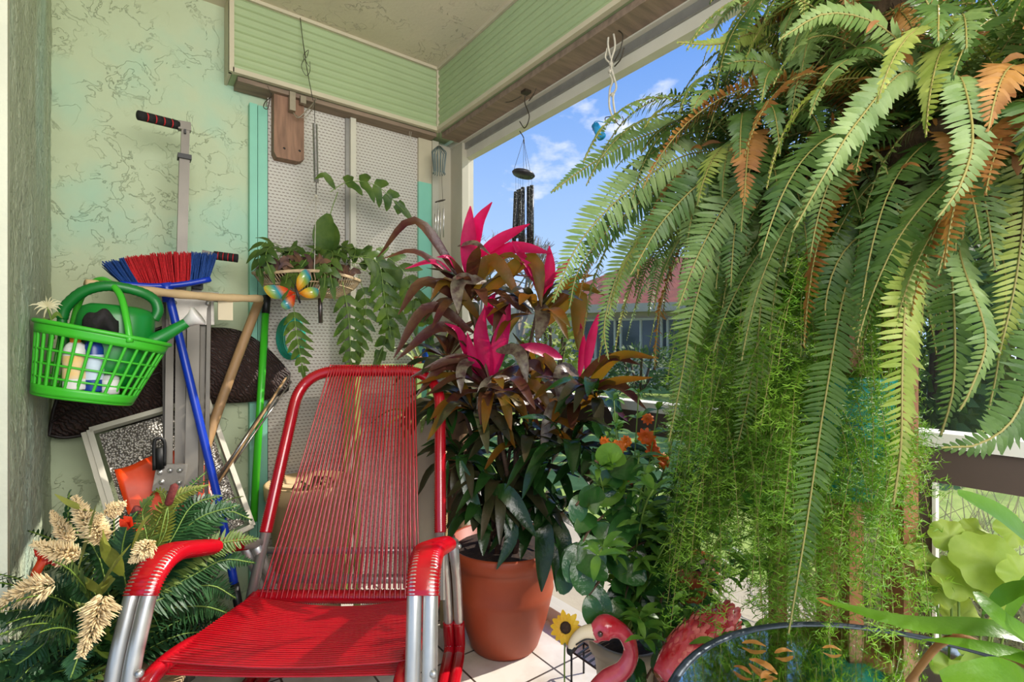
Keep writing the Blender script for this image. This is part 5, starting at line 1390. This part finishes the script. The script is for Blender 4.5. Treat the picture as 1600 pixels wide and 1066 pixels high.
# ------------------------------------------------------------------ flamingo, daisy, slatted rack
m, n, l, out = nmat('flamingo_paint'); pb = n.new('ShaderNodeBsdfPrincipled'); pb.inputs['Roughness'].default_value = .22; pb.inputs['Coat Weight'].default_value = .6
tc = n.new('ShaderNodeTexCoord'); nz = n.new('ShaderNodeTexNoise'); nz.inputs['Scale'].default_value = 16; nz.inputs['Detail'].default_value = 4; l.new(tc.outputs['Object'], nz.inputs['Vector'])
rp = n.new('ShaderNodeValToRGB'); e = rp.color_ramp.elements; e[0].position = .35; e[0].color = (*lin((176, 10, 30)), 1); e[1].position = .72; e[1].color = (*lin((216, 92, 104)), 1)
l.new(nz.outputs['Fac'], rp.inputs[0]); l.new(rp.outputs[0], pb.inputs['Base Color']); l.new(pb.outputs[0], out.inputs[0]); m_flam = m
DF = 1.16
fb = P(1100, 1062, 1.02)
FM = thing('flamingo_figure', Vector((fb.x, fb.y, 0)), 'glossy red-pink metal flamingo figure standing left of the glass table', 'figure')
b = MB(); nk = path([P(928, 990, DF), P(950, 980, DF), P(975, 990, DF), P(986, 1018, DF), P(975, 1046, DF), P(948, 1064, DF), P(930, 1095, DF - .01), P(950, 1130, DF - .03), P(1010, 1130, DF - .06), P(1050, 1090, DF - .1)], 8)
k = len(nk); rs = []
for i in range(k):
    t = i / (k - 1); rs.append(.017 + .011 * math.exp(-((t - .09) / .07) ** 2) if t < .3 else lerp(.016, .034, (t - .3) / .7))
b.tube(nk, rs, 16); b.ball(nk[0] + RT * .006, (.018, .018, .02), 12); b.build('neck_and_head', m_flam, FM)
b = MB(); bk_ = path([P(934, 988, DF), P(912, 990, DF), P(897, 1003, DF), P(891, 1018, DF)], 6); b.tube(bk_, [lerp(.020, .008, (i / 18) ** .8) for i in range(19)], 12); b.build('beak', mat('ivory_beak', (226, 206, 170), .35), FM)
b = MB(); b.tube(path([P(897, 1008, DF), P(891, 1018, DF), P(893, 1026, DF)], 5), [.010] * 5 + [.009, .008, .006, .004, .003, .002], 10)
b.tube(path([P(928, 1000, DF - .016), P(914, 1000, DF - .016), P(900, 1008, DF - .013)], 5), .0018, 5); b.build('beak_tip', m_black, FM)
b = MB(); b.ball(P(938, 991, DF - .026), .0065, 10); b.build('eye', mat('eye_dark', (60, 20, 16), .1, coat=1), FM)
b = MB(); T0, T1 = P(1048, 1075, 1.03), P(1142, 955, 1.12); ax = (T1 - T0).normalized(); sd = ax.cross(FW).normalized()
q = [T0.lerp(T1, i / 16) for i in range(17)]
b.tube(q, [.010 + .05 * sin(pi * min(1, (i / 16) * .75 + .22)) ** .9 for i in range(16)] + [.006], 18)
b.build('body', m_flam, FM)
b = MB()
for i in range(260):
    t = rr.uniform(.05, .97); a = rr.uniform(0, 6.28); r = .010 + .05 * sin(pi * min(1, t * .75 + .22)) ** .9
    o = Matrix.Rotation(a, 3, ax) @ sd; c = T0.lerp(T1, t) + o * (r * 1.0); leaf(b, [c, c + ax * .009 + o * .0015, c + ax * .018 + o * .0015], .011, o, -.2, 'oval', 0, 5)
b.build('feathers', mat('flamingo_feather', (176, 22, 34), .3, 0, .3, 40, col2=(222, 120, 112)), FM)
b = MB()
for o in (-.02, .02): b.tube([T0.lerp(T1, .35) + RT * o, Vector(((T0.x + T1.x) / 2, (T0.y + T1.y) / 2, .0)) + RT * o], .004, 6)
b.build('leg', m_black, FM)
DY = thing('daisy_ornament', P(884, 1012, DF + .05), 'yellow daisy with a dark centre beside the beak of the flamingo', 'flower')
b = MB(); c = P(884, 981, DF + .03); N = (-FW + UP * .5 - RT * .2).normalized(); u = N.orthogonal().normalized()
for k in range(14):
    d = Matrix.Rotation(2 * pi * k / 14, 3, N) @ u; s_ = .036 * rr.uniform(.85, 1.1); leaf(b, [c, c + d * s_ * .55 + N * .004, c + d * s_], .015, N, .2, 'oval', 0, 6)
b.build('petals', leafmat('yellow_petal', (232, 190, 30), (220, 160, 24), .3, .5), DY)
b = MB(); b.ball(c + N * .003, (.0135, .0135, .0135), 12); b.build('flower_centre', mat('seed_brown', (54, 34, 18), .9, 0, .3, 90, .8, 200), DY)
b = MB(); b.tube(path([c, c - UP * .12 + FW * .03, Vector((c.x + .03, c.y + .03, .0))], 6), .002, 5); b.build('stem', m_gstem, DY)
# low black metal rack
RK = thing('metal_rack', QZ(930, 1100, 0) , 'small black slatted metal rack on the floor behind the flamingo', 'rack')
b = MB(); zr = .10
r0, r1 = QZ(893, 1018, zr), QZ(1010, 1100, zr); s0, s1 = QZ(912, 1005, zr), QZ(1035, 1082, zr)
b.tube([r0, r1], .0035, 6); b.tube([s0, s1], .0035, 6)
for i in range(13): b.bar(r0.lerp(r1, i / 12), s0.lerp(s1, i / 12), .006, .003)
for q in (r0, r1, s0, s1): b.tube([q, Vector((q.x, q.y, 0))], .0035, 6)
b.build('rack_frame', m_black, RK)

# ------------------------------------------------------------------ glass table
tc0 = CR(.4955, .5235, 0); TZ = .62
GT = thing('glass_table', tc0, 'round glass topped patio table with a dark rim at the lower right', 'table')
m, n, l, out = nmat('table_glass'); g = n.new('ShaderNodeBsdfGlossy'); g.inputs['Color'].default_value = (.9, .95, .95, 1); g.inputs['Roughness'].default_value = .04
tr = n.new('ShaderNodeBsdfTransparent'); tr.inputs[0].default_value = (.62, .72, .70, 1); fz = n.new('ShaderNodeFresnel'); fz.inputs['IOR'].default_value = 2.0
mx = n.new('ShaderNodeMixShader'); l.new(math_node(n, l, 'ADD', fz.outputs[0], .12), mx.inputs[0]); l.new(tr.outputs[0], mx.inputs[1]); l.new(g.outputs[0], mx.inputs[2]); l.new(mx.outputs[0], out.inputs[0]); m_glass = m
b = MB(); b.smooth = False; b.lathe([(.0001, TZ), (.322, TZ), (.322, TZ - .006), (.0001, TZ - .006)], tc0, 64); b.build('glass_top', m_glass, GT)
b = MB(); b.tube([tc0 + Vector((cos(2 * pi * i / 72) * .327, sin(2 * pi * i / 72) * .327, TZ - .004)) for i in range(72)], .008, 8, closed=True); b.build('rim', mat('dark_blue_grey_metal', (54, 62, 72), .35, .5), GT)
for i in range(4):
    a = i * pi / 2 + .5; b = MB(); e = Vector((cos(a), sin(a), 0)); b.tube(path([tc0 + e * .31 + UP * (TZ - .01), tc0 + e * .25 + UP * .45, tc0 + e * .2 + UP * .25, tc0 + e * .3], 8), .009, 8); b.build('leg', m_black, GT)
b = MB(); b.tube([tc0 + Vector((cos(2 * pi * i / 40) * .215, sin(2 * pi * i / 40) * .215, .3)) for i in range(40)], .006, 6, closed=True)
b.tube([tc0 + Vector((cos(.5) * .31, sin(.5) * .31, TZ - .016)), tc0 - Vector((cos(.5) * .31, sin(.5) * .31, -TZ + .016))], .007, 6); b.build('brace', m_black, GT)
for i, (x, y, s_) in enumerate(((1178, 1008, 16), (1192, 1042, 20), (1225, 1020, 14), (1198, 1056, 12), (1300, 1015, 12), (1160, 1048, 12))):
    b = MB(); c = QZ(x, y, TZ + .003); a = rr.uniform(0, 6.28); d = Vector((cos(a), sin(a), 0)); r = s_ / FOC * .7 * 1.2
    leaf(b, [c - d * r, c + UP * .003, c + d * r], r * .7, UP, .35, 'oval', .03, 6); tag(b.build('fallen_leaf', m_dry), ['curled brown leaf near the far rim of the glass table', 'largest orange dry leaf on the glass table', 'thin dry leaf right of the orange leaf on the glass table', 'small dry leaf nearest the viewer on the glass table', 'small dry leaf below the tip of the hanging fern on the glass', 'dry leaf left of the orange leaf on the glass table'][i], 'leaf', 'dry leaves on the glass table')

# ------------------------------------------------------------------ broad leaved plants at the lower right
bp0 = P(1700, 1120, .50); bp0.z = 0
BP = thing('strap_leaf_plant', bp0, 'large smooth strap leaved plant reaching over the glass table', 'plant')
m_broad = leafmat('broad_green_leaf', (72, 118, 22), (108, 150, 38), .35, .35, 6)
pot('pot', bp0, [(.0001, 0), (.06, 0), (.08, .3), (.085, .56), (.09, .57), (.085, .575), (.0001, .55)], m_terra, None, parent=BP)
b = MB()
for pts, W, pr in (([(1690, 1030, .52), (1560, 985, .53), (1420, 975, .56), (1278, 936, .60)], 36, 'lance'), ([(1700, 960, .5), (1620, 860, .47), (1560, 805, .47), (1496, 770, .48)], 70, 'oval'), ([(1700, 1080, .5), (1620, 1010, .5), (1560, 965, .5), (1524, 925, .52)], 50, 'oval'),
                ([(1680, 1120, .5), (1600, 1080, .47), (1540, 1070, .46), (1470, 1060, .47)], 90, 'oval'), ([(1690, 1080, .5), (1600, 1030, .5), (1500, 1005, .52), (1440, 1000, .54)], 30, 'lance'), ([(1700, 1000, .5), (1640, 930, .5), (1580, 925, .52), (1535, 960, .53)], 44, 'lance'), ([(1700, 960, .55), (1640, 900, .55), (1600, 920, .56), (1560, 990, .56)], 30, 'strap')):
    leaf(b, [P(*p) for p in pts], W / FOC * pts[1][2], UP - FW * .6, .2, pr, .004, 18)
b.build('leaves', m_broad, BP)
b = MB(); leaf(b, [P(1300, 946, .594), P(1288, 940, .597), P(1276, 935, .602)], .012, UP - FW * .6, .2, 'lance'); b.tube(path([P(1690, 1100, .5), P(1560, 1020, .52), P(1480, 1000, .54), P(1420, 1066, .6)], 6), .004, 6); b.build('dry_stem_and_tip', m_dry, BP)
gp = P(1500, 960, .9); gp.z = 0
GV = thing('grape_leaf_plant', gp, 'pale lime plant with scalloped leaves by the low window', 'plant')
b = MB(); st = MB(); ml = leafmat('pale_lime_leaf', (150, 178, 62), (180, 200, 94), .5, .5)
pot('pot', gp, [(.0001, 0), (.07, 0), (.09, .2), (.1, .2), (.1, .23), (.0001, .21)], m_terra, None, parent=GV)
def scallop(c, r, N, up):
    s_ = up.cross(N).normalized(); vs = [c + N * .006]; k = 36
    for i in range(k):
        a = 2 * pi * i / k; rr_ = r * (1 + .10 * abs(sin(a * 4.5)) - .28 * math.exp(-((a - pi * 1.5) / .22) ** 2)); vs.append(c + (s_ * cos(a) + up * sin(a)) * rr_ - N * (.006 * sin(a * 5)))
    b.add(vs, [(0, i + 1, (i + 1) % k + 1) for i in range(k)])
for x, y, r, D in ((1545, 880, 48, .95), (1498, 905, 34, .97), (1482, 838, 24, 1.0), (1462, 925, 24, 1.0), (1580, 830, 26, 1.0), (1555, 940, 30, .95), (1440, 870, 22, 1.02), (1590, 900, 30, .9), (1500, 960, 26, 1.0), (1520, 830, 20, 1.05)):
    D *= .93; c = P(x, y, D); N = (-FW + UP * rr.uniform(.2, 1) + RT * rr.uniform(-.5, .5)).normalized(); up = (UP - N * UP.dot(N)).normalized(); scallop(c, r / FOC * D, N, up)
    st.tube(path([gp + UP * .22, gp.lerp(c, .5) + UP * .12, c], 5), .002, 5)
b.build('leaves', ml, GV); st.build('stems', m_gstem, GV)
# ------------------------------------------------------------------ house, bushes and trees outside
def CO(px, D, z): return P(px, HOR, D) * 1.0 - UP * EYE + UP * z + UP * (0)
def co(px, D, z):
    q = P(px, HOR, D); return Vector((q.x, q.y, z))
m_tile = mat('red_roof_tiles', (142, 72, 50), .75, 0, .2, 5, .6, 12); m_hw = mat('pale_house_wall', (196, 182, 162), .8, 0, .05, 2); m_win = mat('dark_window_glass', (70, 80, 86), .1, 0, .2, 1)
HS = thing('house', co(1050, 17, 0), 'neighbouring house with a low red roof across the lawn', 'house')
a, c = co(845, 16, 0), co(1330, 13, 0); dv = (c - a).normalized(); bv = Vector((-dv.y, dv.x, 0)); bv = bv if bv.dot(FW) > 0 else -bv
L_ = (c - a).length; wz = 2.35
b = MB(); b.smooth = False
q = [a, c, c + bv * 7, a + bv * 7]; b.add([x - UP * .1 for x in q] + [x + UP * wz for x in q], [(0, 1, 5, 4), (1, 2, 6, 5), (2, 3, 7, 6), (3, 0, 4, 7)]); b.build('house_wall', m_hw, HS)
b = MB(); b.smooth = False; e = .5
q = [a - dv * e - bv * e, c + dv * e - bv * e, c + dv * e + bv * (7 + e), a - dv * e + bv * (7 + e)]; r1 = a + dv * 2.8 + bv * 3.5 + UP * 4.3; r2 = c - dv * 2.8 + bv * 3.5 + UP * 4.3
b.add([x + UP * wz for x in q] + [r1, r2], [(0, 1, 5, 4), (1, 2, 5), (2, 3, 4, 5), (3, 0, 4), (3, 2, 1, 0)]); b.build('roof', m_tile, HS)
b = MB(); b.smooth = False; b.add([x + UP * (wz + .01) - bv * .02 for x in q[:2]] + [x + UP * (wz - .22) - bv * .02 for x in q[:2]], [(0, 1, 3, 2)]); b.bar(q[0] + UP * (wz - .08), q[1] + UP * (wz - .08), .05, .2); b.build('fascia', m_hw, HS)
for i in range(5):
    s_ = 1 + i * (L_ - 3) / 4; b = MB(); p = a + dv * s_ - bv * .03; b.bar(p + UP * 1.35, p + dv * 1.5 + UP * 1.35, .05, 1.15); f = b.build('window', m_win, HS)
    b = MB(); 
    for z in (.76, 1.94): b.bar(p + UP * z - bv * .03, p + dv * 1.5 + UP * z - bv * .03, .06, .07)
    for t in (0, .75, 1.5): b.bar(p + dv * t + UP * .76 - bv * .03, p + dv * t + UP * 1.94 - bv * .03, .06, .06)
    b.build('window_frame', m_trimw, f)
HS2 = thing('house', co(740, 24, 0), 'pale neighbouring house far behind the cordyline', 'house')
b = MB(); b.smooth = False; q = [co(690, 24, 0), co(835, 24, 0), co(835, 30, 0), co(690, 30, 0)]; b.add(q + [x + UP * 3.0 for x in q], [(0, 1, 5, 4), (1, 2, 6, 5), (2, 3, 7, 6), (3, 0, 4, 7)]); b.build('house_wall', m_hw, HS2)
b = MB(); b.smooth = False; r1 = (q[0] + q[3]) / 2 + RT * .8 + UP * 4.6; r2 = (q[1] + q[2]) / 2 - RT * .8 + UP * 4.6; b.add([x + UP * 3.0 for x in q] + [r1, r2], [(0, 1, 5, 4), (1, 2, 5), (2, 3, 4, 5), (3, 0, 4)]); b.build('roof', mat('pale_roof', (186, 176, 166), .8, 0, .08, 3), HS2)
rr = random.Random(8)
m_twig = mat('bare_twigs', (150, 136, 120), .9)
def bare_tree(x, D, h, label, sp=1.0):
    base = co(x, D, 0); T = thing('bare_tree', base, label, 'tree'); b = MB()
    def grow(p, d, L_, r, lv):
        e = p + d * L_; b.tube([p, p.lerp(e, .5) + Vector((rr.uniform(-.04, .04), rr.uniform(-.04, .04), 0)) * L_, e], [r, r * .85, r * .7], 5 if lv < 2 else 3, cap=False)
        if lv >= 6: return
        for i in range(3 if lv else 4):
            dd = (d + Vector((rr.gauss(0, .45), rr.gauss(0, .45), rr.gauss(.08, .3))) * sp).normalized(); grow(e, dd, L_ * rr.uniform(.6, .8), r * .6, lv + 1)
    grow(base, UP, h * .3, .12, 0); b.build('branches', m_twig, T)
bare_tree(812, 12, 4.1, 'leafless grey tree seen through the black wind chime'); bare_tree(752, 19, 5.4, 'leafless grey tree further left beyond the pink leaves')
def bush(x, D, h, r, m_, label, nm='bush', n_=900, z0=0):
    base = co(x, D, 0); T = thing(nm, base, label, 'bush' if nm == 'bush' else 'tree'); b = MB()
    for i in range(n_):
        d = Vector((rr.gauss(0, 1), rr.gauss(0, 1), rr.gauss(0, 1))).normalized(); f = rr.uniform(.55, 1)
        c = base + Vector((d.x * r * f, d.y * r * f, z0 + (h - z0) * (.5 + .5 * d.z * f))); s_ = rr.uniform(.10, .2) * (h / 2) ** .3
        e = c + (d + Vector((rr.gauss(0, .5), rr.gauss(0, .5), rr.gauss(0, .5)))).normalized() * s_; w = (e - c).orthogonal().normalized() * s_ * .35; m1 = c.lerp(e, .5)
        b.add([c, m1 - w, e, m1 + w], [(0, 1, 2, 3)])
    b.build('foliage', m_, T)
    b = MB()
    for i in range(5):
        a = i * 1.3; b.tube(path([base, base + Vector((cos(a) * r * .3, sin(a) * r * .3, (z0 + h) * .4)), base + Vector((cos(a) * r * .5, sin(a) * r * .5, h * .8))], 4), .03 if nm == 'bush' else .08, 6)
    b.build('stems', m_stem, T)
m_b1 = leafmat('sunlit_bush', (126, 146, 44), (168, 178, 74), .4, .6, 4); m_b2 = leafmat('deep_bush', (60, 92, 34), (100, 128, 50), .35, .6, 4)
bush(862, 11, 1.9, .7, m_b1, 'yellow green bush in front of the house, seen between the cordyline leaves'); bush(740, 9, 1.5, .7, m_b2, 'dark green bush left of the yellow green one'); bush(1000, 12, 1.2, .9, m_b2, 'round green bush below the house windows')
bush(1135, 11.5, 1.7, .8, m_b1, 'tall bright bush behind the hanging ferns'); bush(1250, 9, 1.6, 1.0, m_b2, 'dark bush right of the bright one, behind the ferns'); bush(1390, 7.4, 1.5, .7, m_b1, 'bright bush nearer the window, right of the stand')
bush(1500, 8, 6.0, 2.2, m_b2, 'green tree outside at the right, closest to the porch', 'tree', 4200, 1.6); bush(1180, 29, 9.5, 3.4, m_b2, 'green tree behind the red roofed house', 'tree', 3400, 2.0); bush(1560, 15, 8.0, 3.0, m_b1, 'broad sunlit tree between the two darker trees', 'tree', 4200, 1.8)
b = MB(); gb = Vector((2.15, .45, -.01))
for i in range(900):
    p = gb + Vector((rr.uniform(-.18, .18), rr.uniform(-.5, .35), 0)); d = Vector((rr.gauss(0, .25), rr.gauss(0, .3), 1)); pts = arch(p, d, rr.uniform(.4, .8), rr.uniform(.6, 2.2), 6); leaf(b, pts[::3], .008, -FW, .1, 'strap', 0, 5)
tag(b.build('ornamental_grass', leafmat('grey_green_grass', (128, 134, 96), (170, 164, 130), .35, .6)), 'grey green ornamental grass just outside the low window at right', 'grass')

for i, x in enumerate((1170, 1310, 1450, 1590)):
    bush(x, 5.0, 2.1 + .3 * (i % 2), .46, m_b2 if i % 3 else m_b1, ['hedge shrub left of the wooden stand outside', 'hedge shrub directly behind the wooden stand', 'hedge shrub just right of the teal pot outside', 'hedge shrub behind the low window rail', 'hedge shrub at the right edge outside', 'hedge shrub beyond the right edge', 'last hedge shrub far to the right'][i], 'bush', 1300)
